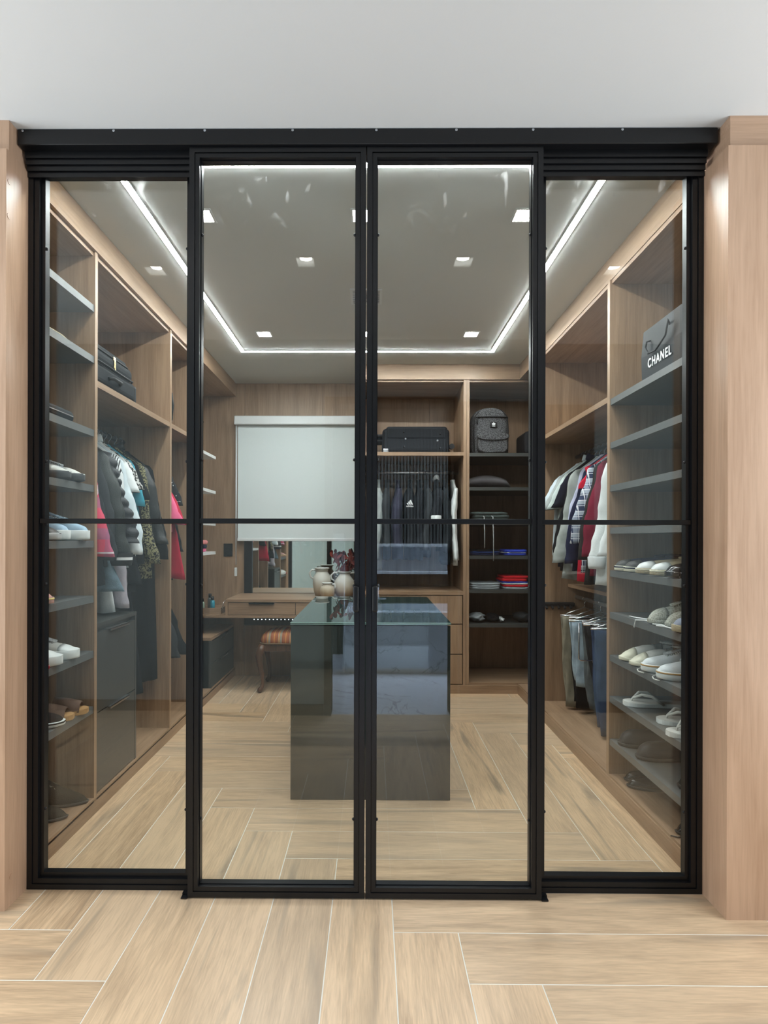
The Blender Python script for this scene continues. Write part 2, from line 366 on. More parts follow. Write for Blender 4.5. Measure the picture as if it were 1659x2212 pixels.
struct('trim_5', bx((-.333, -.285, -.175, -.015, 0, 2.2), (.538, .586, -.175, -.015, 0, 2.2), (-.285, .538, -.175, -.015, 2.15, 2.2)), 'wood_dark', 'dark wood casing of the bathroom doorway', 'door casing')
d3 = struct('door_3', rbox(.60, 1.545, -.014, .024, .01, 2.16, .003, 1), 'wood_dark', 'dark wood door leaf folded open against the hall wall', 'door')
obj('door_handle', bx((1.44, 1.46, .024, .07, .98, 1.0), (1.34, 1.46, .06, .072, .982, .998)), 'steel', d3)
# bathroom
struct('floor', bx(-1.3, 1.7, -2.2, -.05, -.05, 0), 'marble', 'white marble bathroom floor', 'floor')
struct('ceiling', bx(-1.3, 1.7, -2.2, -.17, 2.6, 2.65), 'plaster')
struct('wall_bath_left', bx(-1.36, -1.3, -2.2, -.17, 0, 2.6), 'wall_paint'); struct('wall_bath_right', bx(1.7, 1.76, -2.2, -.17, 0, 2.6), 'wall_paint')
wbb = struct('wall_bath_back', bx(-1.3, 1.7, -2.2, -2.1, 0, 2.6), 'wood_dark')
sm = None
for k in range(86):
    if sm is None: sm = obj('slat', bx(-.011, .011, 0, .025, 0, 2.6), mat('slat_wood', (.05, .05, .042), .6), wbb); s_ = sm
    else: s_ = sm.copy(); COL.objects.link(s_)
    s_.location = (-1.28+k*.0345, -2.1, 0)
tb = thing('bathtub', 'white bathtub with marble apron behind the camera, seen only mirrored in the glass', 'bathtub', (.7, -1.6, 0))
obj('apron', bx(-.25, 1.68, -1.27, -1.25, 0, .52), 'marble', tb)
obj('basin', bx((-.25, 1.68, -1.40, -1.25, .52, .55), (-.25, 1.68, -2.07, -1.95, .52, .55), (-.25, -.1, -1.95, -1.40, .52, .55), (1.5, 1.68, -1.95, -1.40, .52, .55), (-.1, 1.5, -1.95, -1.40, .15, .18), (-.1, 1.5, -1.97, -1.95, .18, .52)), 'tub', tb)
bm = bmesh.new(); tube(bm, [(.06, -1.98, .55), (.06, -1.98, .72), (.06, -1.93, .76), (.06, -1.84, .74)], .014); tube(bm, [(-.02, -1.98, .60), (.14, -1.98, .60)], .012)
obj('tap', bm, 'chrome', tb)
wsn = thing('wall_shelf', 'pale shelf niche on the slatted bathroom wall behind the camera, seen mirrored', 'shelf', (.45, -2.0, .86))
obj('board', bx((.02, 1.3, -2.07, -1.9, .86, .885), (.02, 1.3, -2.07, -1.95, 1.14, 1.17)), 'white', wsn); obj('back_panel', bx(.02, 1.3, -2.07, -2.05, .885, 1.14), 'tub', wsn)
tw = thing('towel', 'white towel hanging in the bathroom behind the camera, seen mirrored', 'towel', (-.34, -1.5, 1.26))
bm = bmesh.new(); loft(bm, [[(-.405, -1.5+.006*math.sin(z*9), z), (-.275, -1.5+.006*math.sin(z*9+1), z), (-.275, -1.52, z), (-.405, -1.52, z)] for z in (1.27, 1.1, .95, .8, .66)], True, False)
obj('cloth', bm, 'towel', tw); obj('hem', bx((-.407, -.273, -1.526, -1.492, .69, .697), (-.407, -.273, -1.526, -1.492, .71, .717)), 'white', tw)
bm = bmesh.new(); tube(bm, [(-.48, -1.51, 0), (-.48, -1.51, 1.275), (-.27, -1.51, 1.275), (-.27, -1.51, 0)], .008); obj('rail', bm, 'chrome', tw)
# ------------------------------------------------------------------ black steel sliding doors and fixed glazing
tr = struct('trim_6', rbox(-1.201, 1.151, 1.888, 1.985, 2.546, 2.599, .002, 1), 'black', 'black steel header box over the glass doors', 'header')
for px in (48, 245, 442, 632, 813, 986, 1152, 1345):
    p = at_y(px, 281, 1.887); bm = bmesh.new()
    bmesh.ops.create_uvsphere(bm, u_segments=10, v_segments=6, radius=.0045, matrix=Matrix.Translation((p.x, 1.888, 2.593)) @ Matrix.Diagonal((1, .5, 1, 1)))
    obj('screw', bm, 'screw', tr, smooth=True)
def frame_bm(x0, x1, z0, z1, w, y0, y1, ch=.0015):
    """mitred rectangular frame of width w"""
    bm = bmesh.new()
    o = [(x0, z0), (x1, z0), (x1, z1), (x0, z1)]; i = [(x0+w, z0+w), (x1-w, z0+w), (x1-w, z1-w), (x0+w, z1-w)]
    for k in range(4):
        j = (k+1) % 4
        loft(bm, [[(p[0], y, p[1]) for p in (o[k], o[j], i[j], i[k])] for y in (y0, y1)], True, False)
    return bm
def glazed(root, x0, x1, z0, z1, y, zr, bands):
    """steel-framed glazed leaf: nested bands (width, setback), bead, glass, one glazing bar with studs"""
    c = 0
    names = ['outer_frame', 'inner_frame', 'glazing_bead']
    for (w, back), nm in zip(bands, names):
        obj(nm, frame_bm(x0+c, x1-c, z0+c, z1-c, w, y+back, y+.042), 'black', root); c += w+(.0022 if nm == 'outer_frame' else 0)
        if nm == 'outer_frame': obj('gasket', frame_bm(x0+c-.0022, x1-c+.0022, z0+c-.0022, z1-c+.0022, .0022, y+back+.006, y+.04), 'black2', root)
    gx0, gx1, gz0, gz1 = x0+c, x1-c, z0+c, z1-c
    obj('glass_pane', bx(gx0-.004, gx1+.004, y+.030, y+.036, gz0-.004, gz1+.004), 'glass', root)
    obj('glazing_bar', rbox(gx0-.012, gx1+.012, y+.006, y+.0285, zr-.0085, zr+.0085, .001, 1), 'black', root)
    for zz in (gz1-.25, zr+.21, zr-.22, gz0+.22):
        for sx, xx in ((-1, gx0+.001), (1, gx1-.001)):
            bm = bmesh.new(); bmesh.ops.create_uvsphere(bm, u_segments=8, v_segments=5, radius=.0055, matrix=Matrix.Translation((xx, y+.022, zz)))
            obj('stud', bm, 'black', root, smooth=True)
bands = [(.0175, 0), (.0140, .003), (.0030, .018)]
for k, (x0, x1) in enumerate(((-.6235, -.0255), (-.0215, .5725))):
    d = thing('door_%d' % (k+1), 'black steel framed sliding glass door, %s one of the middle pair' % ('left', 'right')[k], 'glass door', (x0, 1.90, 0), kind='structure')
    glazed(d, x0, x1, .006, 2.5445, 1.899, 1.2795, bands)
    xe = x1-.030 if k == 0 else x0+.030
    bm = rbox(xe-.0095, xe+.0095, 1.872, 1.8985, .975, 1.062, .006, 3)
    obj('handle', bm, 'black', d)
    bm = bmesh.new(); xg = (x0-.011 if k == 0 else x1+.011)
    box(bm, xg-.011, xg+.011, 1.895, 1.912, .002, .006); box(bm, xg-.011, xg+.011, 1.912, 1.93, .002, .012)
    obj('floor_guide', bm, 'black', d)
for k, (x0, x1) in enumerate(((-1.198, -.60), (.549, 1.137))):
    d = thing('window_%d' % (k+1), 'black steel framed fixed glass panel at the %s end of the doors' % ('left', 'right')[k], 'glass panel', (x0, 1.945, 0), kind='structure')
    glazed(d, x0, x1, .0, 2.535, 1.944, 1.2795, [(.0175, 0), (.0165, .004), (.0145, .016)])
    bm = bmesh.new()
    for j in range(4): box(bm, x0+.002, x1-.002, 1.918+j*.0065, 1.9215+j*.0065, 2.522-j*.018, 2.546)
    obj('sliding_track', bm, 'black', d)
# ------------------------------------------------------------------ built-in cabinets
def unit(name, label, loc, group=None): return thing(name, label, 'cabinet', loc, 0, group)
def part(nm, p, m, *b): return obj(nm, bx(*b), m, p)
# left side
D1, D2, D3 = (2.470, 2.493), (3.390, 3.415), (3.93, 3.953)
u = unit('shoe_cabinet', 'open wood shoe cabinet with grey shelves at the left end behind the glass', (XL, 2.23, 0))
part('side_panel', u, 'wood_z', XLW, XL, 1.988, 2.004, .065, ZB); part('side_panel', u, 'wood_z', XLW, XL, *D1, .065, ZB)
part('back_panel', u, 'wood_z', XLW-.012, XLW, 1.99, D1[1], 0, ZB); part('base_board', u, 'wood_y', XLW, XL, 2.004, D1[0], .055, .075)
part('top_panel', u, 'wood_y', XLW, XL-.01, 2.004, D1[0], ZB-.02, ZB)
LSH = [2.230, 2.005, 1.682, 1.438, 1.194, .952, .709, .464]
for z in LSH: part('shelf', u, 'grey', XLW, XL-.004, 2.004, D1[0], z-.015, z+.015)
u = unit('hanging_cabinet', 'wood hanging wardrobe with suitcase shelf on the left side', (XL, 2.94, 0))
part('side_panel', u, 'wood_z', XLW, XL, *D2, .065, ZB); part('back_panel', u, 'wood_z', XLW-.012, XLW, D1[1], D2[1], 0, ZB)
part('base_board', u, 'wood_y', XLW, XL, D1[1], D2[0], .055, .075); part('top_panel', u, 'wood_y', XLW, XL-.01, D1[1], D2[0], ZB-.02, ZB)
part('shelf', u, 'wood_y', XLW, XL-.002, D1[1], D2[0], 1.893, 1.921)
ROD_L, ROD_R, ROD_Z = -1.51, 1.44, 1.80
bm = bmesh.new(); tube(bm, [(ROD_L, D1[1], ROD_Z), (ROD_L, D2[0], ROD_Z)], .013, 12); obj('clothes_rail', bm, 'black', u)
u = unit('hanging_cabinet', 'narrow wood wardrobe bay next to the floating corner shelves', (XL, 3.67, 0))
part('side_panel', u, 'wood_z', XLW, XL, *D3, .065, ZB); part('back_panel', u, 'wood_z', XLW-.012, XLW, D2[1], D3[1], 0, ZB)
part('base_board', u, 'wood_y', XLW, XL, D2[1], 5.0, .055, .075); part('top_panel', u, 'wood_y', XLW, XL-.01, D2[1], D3[0], ZB-.02, ZB)
part('shelf', u, 'wood_y', XLW, XL-.002, D2[1], D3[0], 1.893, 1.921)
for z in (ROD_Z, .93):
    bm = bmesh.new(); tube(bm, [(ROD_L, D2[1], z), (ROD_L, D3[0], z)], .013, 12); obj('clothes_rail', bm, 'black', u)
u = thing('corner_shelves', 'white marble-look shelves fixed on the left wood wall beside the blind', 'shelves', (XL, 4.2, 1.1))
for z in (1.847, 1.577, 1.33, 1.108): part('shelf', u, 'marble_shelf', XLW, XL, D3[1], 4.38, z-.011, z+.011)
part('back_panel', u, 'wood_z', XLW-.012, XLW, D3[1], 5.0, 0, ZB)
# dark drawer chest inside the left wardrobe
def chest(label, x0, x1, y0, y1, z0, z1, zs, top, tt):
    t = thing('drawer_chest', label, 'chest of drawers', ((x0+x1)/2, (y0+y1)/2, z0))
    part('carcass', t, 'grey_dark', x0, x1-.02, y0, y1, z0, z1-tt); part('top', t, top, x0, x1, y0-.002, y1+.002, z1-tt, z1)
    part('side_panel', t, 'grey_dark', x0, x1, y1-.016, y1, z0, z1-tt); part('side_panel', t, 'grey_dark', x0, x1, y0, y0+.016, z0, z1-tt)
    for a, b in zip(zs, zs[1:]):
        d = part('drawer', t, 'grey_dark', x1-.019, x1-.001, y0+.018, y1-.018, a+.002, b-.003)
        m = (y0+y1)/2; obj('handle', bx((x1-.018, x1+.014, m-.10, m+.10, b-.003, b), (x1+.011, x1+.014, m-.10, m+.10, b-.011, b)), 'steel', d)
    return t
chest('dark grey two drawer chest under the hanging clothes on the left', -1.78, -1.231, 2.497, 2.925, .076, .838, (.078, .437, .800), 'grey_dark', .018)
chest('low dark grey drawer unit with wood top in the corner under the desk plate', -1.78, -1.229, 4.28, 4.97, .076, .462, (.078, .26, .43), 'wood_y', .022)
# right side
E1, E2 = (2.746, 2.774), (3.98, 4.005)
u = unit('shoe_cabinet', 'open wood shoe cabinet with nine grey shelves at the right end behind the glass', (XR, 2.37, 0))
part('side_panel', u, 'wood_z', XR, XRW, 1.988, 2.004, .07, ZB); part('side_panel', u, 'wood_z', XR, XRW, *E1, .07, ZB)
part('back_panel', u, 'wood_z', XRW, XRW+.012, 1.99, E1[1], 0, ZB); part('base_board', u, 'wood_y', XR, XRW, 2.004, E1[0], .06, .08)
part('top_panel', u, 'wood_y', XR+.01, XRW, 2.004, E1[0], ZB-.02, ZB)
RSH = [1.888, 1.676, 1.468, 1.263, 1.055, .852, .645, .444, .236]
for z in RSH: part('shelf', u, 'grey', XR+.004, XRW, 2.004, E1[0], z-.015, z+.015)
u = unit('hanging_cabinet', 'wood hanging wardrobe full of shirts on the right side', (XR, 3.37, 0))
part('side_panel', u, 'wood_z', XR, XRW, *E2, .07, ZB); part('back_panel', u, 'wood_z', XRW, XRW+.012, E1[1], YC, 0, ZB)
part('base_board', u, 'wood_y', XR, XRW, E1[1], YC, .06, .08); part('top_panel', u, 'wood_y', XR+.01, XRW, E1[1], E2[0], ZB-.02, ZB)
part('shelf', u, 'wood_y', XR+.002, XRW, E1[1], E2[0], 1.893, 1.921); part('shelf', u, 'wood_y', 1.38, XRW, E1[1], E2[0], .885, .907)
for z in (ROD_Z, .815):
    bm = bmesh.new(); tube(bm, [(ROD_R, E1[1], z), (ROD_R, E2[0], z)], .013, 12); obj('clothes_rail', bm, 'steel' if z < 1 else 'black', u)
# back wall cabinets
u = unit('hanging_cabinet', 'wood wardrobe with suitcase shelf and three drawers on the back wall', (.3, YC, 0))
part('side_panel', u, 'wood_z', -.09, -.068, YC, YB, .066, ZB); part('side_panel', u, 'wood_z', .716, .739, YC, YB, .0, ZB)
part('top_panel', u, 'wood_x', -.068, .716, YC+.012, YB, ZB-.02, ZB); part('base_board', u, 'wood_x', -.068, .716, YC+.012, YB, .05, .07)
part('shelf', u, 'wood_x', -.068, .716, YC, YB, 1.880, 1.908); part('counter', u, 'wood_x', -.068, .716, YC, YB, .778, .806)
bm = bmesh.new(); tube(bm, [(-.068, 4.72, 1.775), (.716, 4.72, 1.775)], .014, 12); obj('clothes_rail', bm, 'steel', u)
for a, b in ((.075, .305), (.313, .543), (.551, .772)):
    part('drawer', u, 'wood_z', -.062, .710, YC+.003, YC+.021, a, b)
part('carcass', u, 'wood_dark', -.066, .714, YC+.024, YB, .07, .776)
u = unit('shelf_cabinet', 'wood shelf bay with dark shelves in the right back corner', (1.0, YC, 0))
part('side_panel', u, 'wood_z', .741, .763, YC, YB, .0, ZB)
part('top_panel', u, 'wood_x', .763, XRW, YC+.012, YB, ZB-.02, ZB); part('base_board', u, 'wood_x', .763, XRW, YC+.012, YB, .062, .082)
BSH = [1.888, 1.618, 1.347, 1.076, .806, .535]
for z in BSH: part('shelf', u, 'grey_dark', .763, XRW, YC+.004, YB, z-.013, z+.013)
# ------------------------------------------------------------------ mirror, blind, desk, switch
t = thing('wall_mirror', 'black framed mirror on the back wall behind the desk below the blind', 'mirror', (-.6, YB, .45))
obj('frame', frame_bm(-1.137, -.093, .452, 1.9, .07, YB-.03, YB-.001), 'black', t); obj('mirror_glass', bx(-1.068, -.162, YB-.012, YB-.002, .521, 1.831), 'mirror', t)
t = thing('light_strip', 'dotted light strip on the lower mirror frame under the desk', 'light strip', (-.6, YB-.035, .5))
obj('holder', bx(-1.06, -.17, YB-.038, YB-.0305, .497, .512), 'black', t)
for k in range(26):
    bm = bmesh.new(); bmesh.ops.create_cube(bm, size=1, matrix=Matrix.Translation((-1.045+k*.034, YB-.0395, .506)) @ Matrix.Diagonal((.006, .003, .005, 1))); obj('diode', bm, 'leddot', t)
t = thing('roller_blind', 'white roller blind half lowered in front of the black mirror frame', 'blind', (-.65, YB-.06, 2.2))
obj('cassette', rbox(-1.212, -.10, YB-.105, YB-.001, 2.215, 2.292, .008, 3), 'white', t)
bm = bmesh.new(); loft(bm, [[(-1.188, YB-.06, z), (-.11, YB-.06, z), (-.11, YB-.058, z), (-1.188, YB-.058, z)] for z in (2.22, 1.9, 1.55, 1.222)], True, False)
obj('fabric', bm, 'blind', t); obj('bottom_bar', rbox(-1.190, -.108, YB-.068, YB-.05, 1.198, 1.224, .004, 2), 'white', t)
bm = bmesh.new(); tube(bm, [(-1.202, YB-.07, 2.22), (-1.202, YB-.07, .99)], .0035, 6); tube(bm, [(-1.194, YB-.07, 2.22), (-1.198, YB-.07, .99)], .0035, 6); obj('chain', bm, 'white', t)
obj('chain_weight', rbox(-1.212, -1.190, YB-.08, YB-.06, .89, .965, .004, 2), 'white', t)
t = thing('desk', 'wall-hung wood desk with drawers below the mirror', 'desk', (-.65, 4.7, .6))
part('top', t, 'wood_x', -1.166, -.09, 4.445, YB-.032, .716, .737); part('bottom_plate', t, 'wood_x', -1.79, -.09, 4.445, YB-.032, .592, .612)
part('side_panel', t, 'wood_z', -1.166, -1.146, 4.447, YB-.04, .612, .716); part('side_panel', t, 'wood_z', -.11, -.09, 4.447, YB-.04, .612, .716)
part('carcass', t, 'wood_dark', -1.146, -.11, 4.48, YB-.04, .613, .715)
for k, (a, b) in enumerate(((-1.143, -.612), (-.608, -.113))):
    d = part('drawer', t, 'wood_x', a, b, 4.450, 4.468, .616, .711)
    m = (a+b)/2; obj('handle', bx((m-.10, m+.10, 4.432, 4.452, .708, .7115), (m-.10, m+.10, 4.432, 4.436, .701, .7115)), 'black', d)
p0 = at_y(493, 1188, YB)
t = thing('switch_plate', 'black wall switch plate on the wood wall left of the mirror', 'switch', p0)
obj('plate', rbox(p0.x-.04, p0.x+.04, YB-.008, YB, p0.z-.057, p0.z+.057, .003, 2), 'black', t)
for dz in (.026, -.022): obj('rocker', rbox(p0.x-.024, p0.x+.024, YB-.013, YB-.007, p0.z+dz-.018, p0.z+dz+.018, .002, 1), 'rubber', t)
# ------------------------------------------------------------------ glass island
IX0, IX1, IY0, IY1, IZ = -.381, .364, 2.625, 3.80, .83
t = thing('island', 'dark glass clad drawer island with glass top in the middle of the closet', 'island', (0, 3.2, 0))
part('front_panel', t, 'island', IX0, IX1, IY0, IY0+.008, .002, IZ-.016); part('back_panel', t, 'island', IX0, IX1, IY1-.008, IY1, .002, IZ-.016)
part('side_panel', t, 'island', IX0, IX0+.008, IY0+.008, IY1-.008, .002, IZ-.016)
part('body', t, 'grey_dark', IX0+.009, IX1-.03, IY0+.009, IY1-.009, .0, IZ-.016)
for a, b in ((2.64, 3.2), (3.205, 3.79)):
    for z0, z1 in ((.02, .28), (.285, .545), (.55, .805)): part('drawer', t, 'grey_dark', IX1-.028, IX1, a, b, z0, z1)
g = part('glass_top', t, 'island_top', IX0-.002, IX1+.002, IY0-.003, IY1+.002, IZ-.010, IZ)
obj('polished_edge', bx((IX0-.002, IX1+.002, IY0-.0042, IY0-.003, IZ-.0035, IZ-.0005), (IX0-.002, IX1+.002, IY0-.0042, IY0-.003, IZ-.0100, IZ-.0080)), 'glass_edge', g)
# ------------------------------------------------------------------ clothes
def interp(tab, x):
    if x <= tab[0][0]: return tab[0][1]
    for (a, va), (b, vb) in zip(tab, tab[1:]):
        if x <= b: return va + (vb-va)*(x-a)/max(b-a, 1e-9)
    return tab[-1][1]
def sgnpow(v, p): return math.copysign(abs(v)**p, v)
def garment(name, label, cat, loc, m, L=.68, sw=.21, hem=.20, d=.026, sleeve=None, slen=.55, sm=None, collar=None, cuff=None, hood=None, quilt=False,
            rz=0., seed=1, group='clothes on the left rail', fold=.010, flare=.05, cone=None, sr=1.0, swing=(0, 0), buttons=None, hanger=True, cm=None, parts=True):
    """a garment on a hanger: u across, v thickness, z down from the rail"""
    R = random.Random(seed)
    t = thing(name, label, cat, loc, rz, group)
    ph, ph2, kf = R.uniform(0, 6), R.uniform(0, 6), R.uniform(4, 6.5)
    wt = [(0, .05), (.012, .06), (.03, .085), (.055, .118), (.085, sw-.052), (.11, sw-.035), (.16, sw-.022), (.26, sw-.012), (L*.6, (sw+hem)/2), (L, hem+.015)]
    dt = [(0, .018), (.03, .016), (.06, .018), (.12, d*.9), (.3, d), (L, d*1.1)]
    n = 36; zs = [0, .012, .03, .055, .085, .11, .16]; k = 14 if not quilt else 40
    zs += [.16+(L-.16)*(i+1)/k for i in range(k)]
    rings = []
    for z in zs:
        w, dd = interp(wt, z), interp(dt, z); A = fold*min(1, max(0, (z-.06)/.3))
        if quilt and z > .1: dd *= .72+.5*abs(math.sin(z*PI/.052)); w *= .98+.03*abs(math.sin(z*PI/.052))
        ring = []
        for i in range(n):
            a = 2*PI*i/n; u = w*sgnpow(math.cos(a), .8); v = dd*sgnpow(math.sin(a), .75)
            v += A*math.sin(u*kf*9+ph+z*1.5) + A*.5*math.sin(u*kf*19+ph2-z*4)*max(0, z-.2)*2
            zz = -.062-z + (.008*math.sin(u*20+ph) if z >= L-1e-6 else 0)
            ring.append((u+swing[0]*max(0, z-.2), v+swing[1]*max(0, z-.2), zz))
        rings.append(ring)
    bm = bmesh.new(); loft(bm, rings); obj('body', bm, m, t, False)
    if sleeve:
        for s in (1, -1):
            bm = bmesh.new(); rr = []; q = 22 if sleeve == 'long' else 8
            if quilt: q = 56
            for j in range(q+1):
                f = j/q; z = .075+(slen-.075)*f
                if sleeve == 'long':
                    cx_ = sw-.085+(flare+.085)*f**.85+.010*math.sin(f*7+ph); r1 = (.058-.018*f)*sr; r2 = (.034-.008*f)*sr; cy_ = -.012*math.sin(f*5+ph2)-.02*f
                else:
                    cx_ = sw-.085+(flare*.8+.05)*f; r1 = .056-.004*f; r2 = .030+.002*f; cy_ = -.012*f
                if f < .04: r1 *= .75
                r2 *= min(1, .38+f*3.2)
                k_ = 1+.06*math.sin(z*75+ph)*f+.05*math.sin(z*38+ph2)
                if quilt: k_ = .86+.26*abs(math.sin(z*PI/.052+.4))
                rr.append([(s*cx_+r1*k_*math.cos(2*PI*i/14), cy_+r2*k_*math.sin(2*PI*i/14)+.005*math.sin(i*2.4+z*30), -.062-z+.25*r1*math.cos(2*PI*i/14)*s*(-1 if f < .3 else -.3)) for i in range(14)])
            loft(bm, rr); so = obj('sleeve', bm, sm or m, t, False)
            if sleeve == 'short':
                bm = bmesh.new(); last = rr[-1]; cc = sum((Vector(p) for p in last), Vector())/14
                loft(bm, [[cc+(Vector(p)-cc)*.90+Vector((0, 0, .002)) for p in last], [cc+(Vector(p)-cc)*.86+Vector((0, 0, -.0015)) for p in last]]); obj('sleeve_opening', bm, FAB['black'], so, False)  # black end disc painted as the shade inside the sleeve
            if cuff:
                z = slen; cx_ = sw+flare+.010*math.sin(7+ph)
                bm = bmesh.new(); cy_ = -.012*math.sin(5+ph2)-.02
                loft(bm, [[(s*cx_+a_*math.cos(2*PI*i/14), cy_+a_*.72*math.sin(2*PI*i/14), -.062-z-dz) for i in range(14)] for a_, dz in ((.040*sr, -.012), (.044*sr, -.008), (.042*sr, .035), (.039*sr, .052), (.03*sr, .05))])
                obj('cuff', bm, cuff, so, False)
    if collar:
        bm = bmesh.new(); rg = []
        for a_, b_, z in ((.062, .030, -.068), (.056, .030, -.045), (.050, .026, -.030), (.046, .022, -.032)):
            rg.append([(a_*math.cos(2*PI*i/20), b_*math.sin(2*PI*i/20), z+.010*math.cos(2*PI*i/20*2)) for i in range(20)])
        loft(bm, rg); obj('collar', bm, collar, t, False)
    if hood:
        bm = bmesh.new(); rg = []
        for a_, b_, z in ((.05, .03, -.015), (.085, .05, -.035), (.105, .06, -.075), (.11, .06, -.12), (.085, .05, -.17), (.04, .04, -.20)):
            rg.append([(a_*(1+.10*math.sin(i*3.9+z*300))*math.cos(2*PI*i/18), -.02+b_*(1+.12*math.sin(i*5.1+z*400))*math.sin(2*PI*i/18), z+.006*math.sin(i*2.7)) for i in range(18)])
        loft(bm, rg); obj('hood', bm, hood, t, False)
    if buttons:
        bm = bmesh.new()
        for i in range(6): bmesh.ops.create_uvsphere(bm, u_segments=8, v_segments=4, radius=.006, matrix=Matrix.Translation((0, -d-.004, -.13-i*.085)))
        obj('button_row', bm, buttons, t, False)
    if hanger: make_hanger(loc, rz, label)
    return t
HANG = []
def make_hanger(loc, rz, what, m='rubber', w=.115):
    short = what.split(' with ')[0].split(' hanging')[0].split(' between')[0].split(' right of')[0].split(' on ')[0].split(' in ')[0].split(' behind')[0].split(' next')[0]
    h = thing('clothes_hanger', ('slim black hanger holding the '+short), 'hanger', loc, rz, 'clothes hangers')
    bm = bmesh.new(); pts = [(.015*math.cos(a), 0, .015*math.sin(a)+.001) for a in [PI*1.02-i*PI*1.05/9 for i in range(10)]]
    pts += [(.012, 0, -.012), (0, 0, -.026), (0, 0, -.058)]
    tube(bm, pts, .0022, 6); obj('hook', bm, 'steel', h, False)
    bm = bmesh.new(); tube(bm, [(-w, 0, -.128), (-w*.9, 0, -.120), (-.06, 0, -.094), (0, 0, -.066), (.06, 0, -.094), (w*.9, 0, -.120), (w, 0, -.128)], .005, 6)
    obj('shoulder_bar', bm, m, h, False)
# palettes
BLK = fab('black', (.009, .010, .012)); CHA = fab('charcoal', (.030, .033, .036)); COAT = fab('coat', (.018, .021, .024))
LEA = fab('leather', (.012, .015, .016), .36, .2, .5, .4); PUF = fab('puffer', (.024, .026, .031), .45, .1, .5, .3)
WHI = fab('white', (.72, .75, .75)); PALE = fab('pale_blue', (.60, .68, .72)); TEAL = fab('teal', (.05, .30, .40)); PINK = fab('pink', (.75, .14, .27)); RED = fab('red', (.45, .02, .05))
BUR = fab('burgundy', (.17, .018, .038)); GRY = fab('grey_marl', (.33, .35, .33), .9, .2); NAV = fab('navy', (.014, .018, .045)); LAV = fab('lavender', (.50, .51, .66))
DEN = fab('denim', (.16, .23, .28), .9, .3, .5); DENL = fab('light_denim', (.35, .45, .53), .9, .25, .5); DEND = fab('black_denim', (.025, .027, .03), .85, .3, .5); DENB = fab('blue_denim', (.04, .07, .14), .85, .2)
KHA = fab('khaki', (.27, .25, .19), .9, .2, .6); SATIN = fab('lilac_satin', (.48, .44, .50), .3, .15, .4, .6)
PLR = pattern('red_plaid', (.55, .06, .11), [(2, 7, .35, .1, (.20, .12, .2), .6), (0, 9, .4, .2, (.25, .10, .18), .5), (2, 7, .06, .55, (.7, .6, .65), .9), (0, 9, .06, .75, (.65, .55, .6), .8)])
PLB = pattern('blue_plaid', (.035, .05, .10), [(2, 16, .35, .1, (.50, .55, .62), .7), (0, 14, .3, .2, (.45, .5, .6), .55), (2, 32, .12, .5, (.8, .82, .85), .9), (0, 28, .12, .7, (.8, .8, .85), .8)])
STR = pattern('white_stripes', (.70, .73, .74), [(0, 95, .40, .0, (.03, .03, .035), 1, -.26)])
GOLDP = speckle('floral', (.24, .22, .12), (.012, .012, .013), 30, .5, .8, 3.5); SPK = speckle('lace', (.5, .5, .48), (.03, .03, .03), 70, .52)
DOT = speckle('dotted_black', (.012, .012, .014), (.6, .6, .6), 60, .66)
# left wardrobe, near to far
lx = lambda y, dz=0: (ROD_L, y, ROD_Z+dz)
garment('shirt', 'red and grey plaid flannel shirt, nearest on the left rail', 'shirt', lx(2.56), PLR, L=.70, sw=.21, hem=.22, sleeve='long', slen=.60, flare=.075, sr=1.2, collar=PLR, seed=3)
garment('coat', 'long plain black coat right behind the red plaid shirt', 'coat', lx(2.63), COAT, L=.74, hem=.235, d=.03, sleeve='long', slen=.62, collar=COAT, seed=4, sr=1.15)
garment('hooded_sweatshirt', 'charcoal hooded sweatshirt between black coat and bomber jacket', 'sweatshirt', lx(2.69), CHA, L=.66, hem=.23, d=.03, sleeve='long', slen=.60, hood=CHA, seed=5, sr=1.1)
garment('bomber_jacket', 'dark olive bomber jacket with white striped cuff', 'jacket', lx(2.755), fab('olive_black', (.022, .027, .025), .5, .2, .5, .25), L=.64, hem=.235, d=.032, sleeve='long', slen=.60, flare=.075, cuff=pattern('cuff', (.012, .012, .013), [(2, 22, .3, .1, (.7, .7, .7), 1)]), hood=BLK, seed=6, sr=1.35)
garment('puffer_jacket', 'black quilted puffer jacket with ringed sleeves', 'jacket', lx(2.83), PUF, L=.62, hem=.225, d=.038, sleeve='long', slen=.54, flare=.07, quilt=True, collar=PUF, seed=7, sr=1.25)
garment('jacket', 'white track jacket with black shoulder stripes next to the puffer', 'jacket', lx(2.90), WHI, L=.64, hem=.225, d=.024, sleeve='long', slen=.60, flare=.06, sm=STR, collar=STR, seed=8)
garment('shirt', 'pale blue long sleeved shirt between two white tops', 'shirt', lx(2.955), PALE, L=.68, hem=.225, d=.022, sleeve='long', slen=.60, flare=.06, seed=9, sr=1.1)
garment('tshirt', 'white short sleeved top with wide cuffed sleeve', 't-shirt', lx(3.01), WHI, L=.66, hem=.23, d=.022, sleeve='short', slen=.27, flare=.05, seed=10, collar=WHI)
garment('blouse', 'black and white speckled lace blouse behind the white top', 'blouse', lx(3.06), SPK, L=.55, hem=.20, d=.018, sleeve='short', slen=.25, seed=11)
garment('tshirt', 'teal short sleeved shirt peeking out behind the white top', 't-shirt', lx(3.105), TEAL, L=.6, hem=.21, d=.018, sleeve='short', slen=.34, flare=.04, seed=12)
garment('blouse', 'black sheer blouse between teal shirt and patterned coat', 'blouse', lx(3.15), BLK, L=.66, hem=.21, d=.016, sleeve='short', slen=.30, seed=13)
garment('coat', 'olive and black scroll patterned coat', 'coat', lx(3.205), GOLDP, L=.74, hem=.23, d=.022, sleeve='long', slen=.66, seed=14)
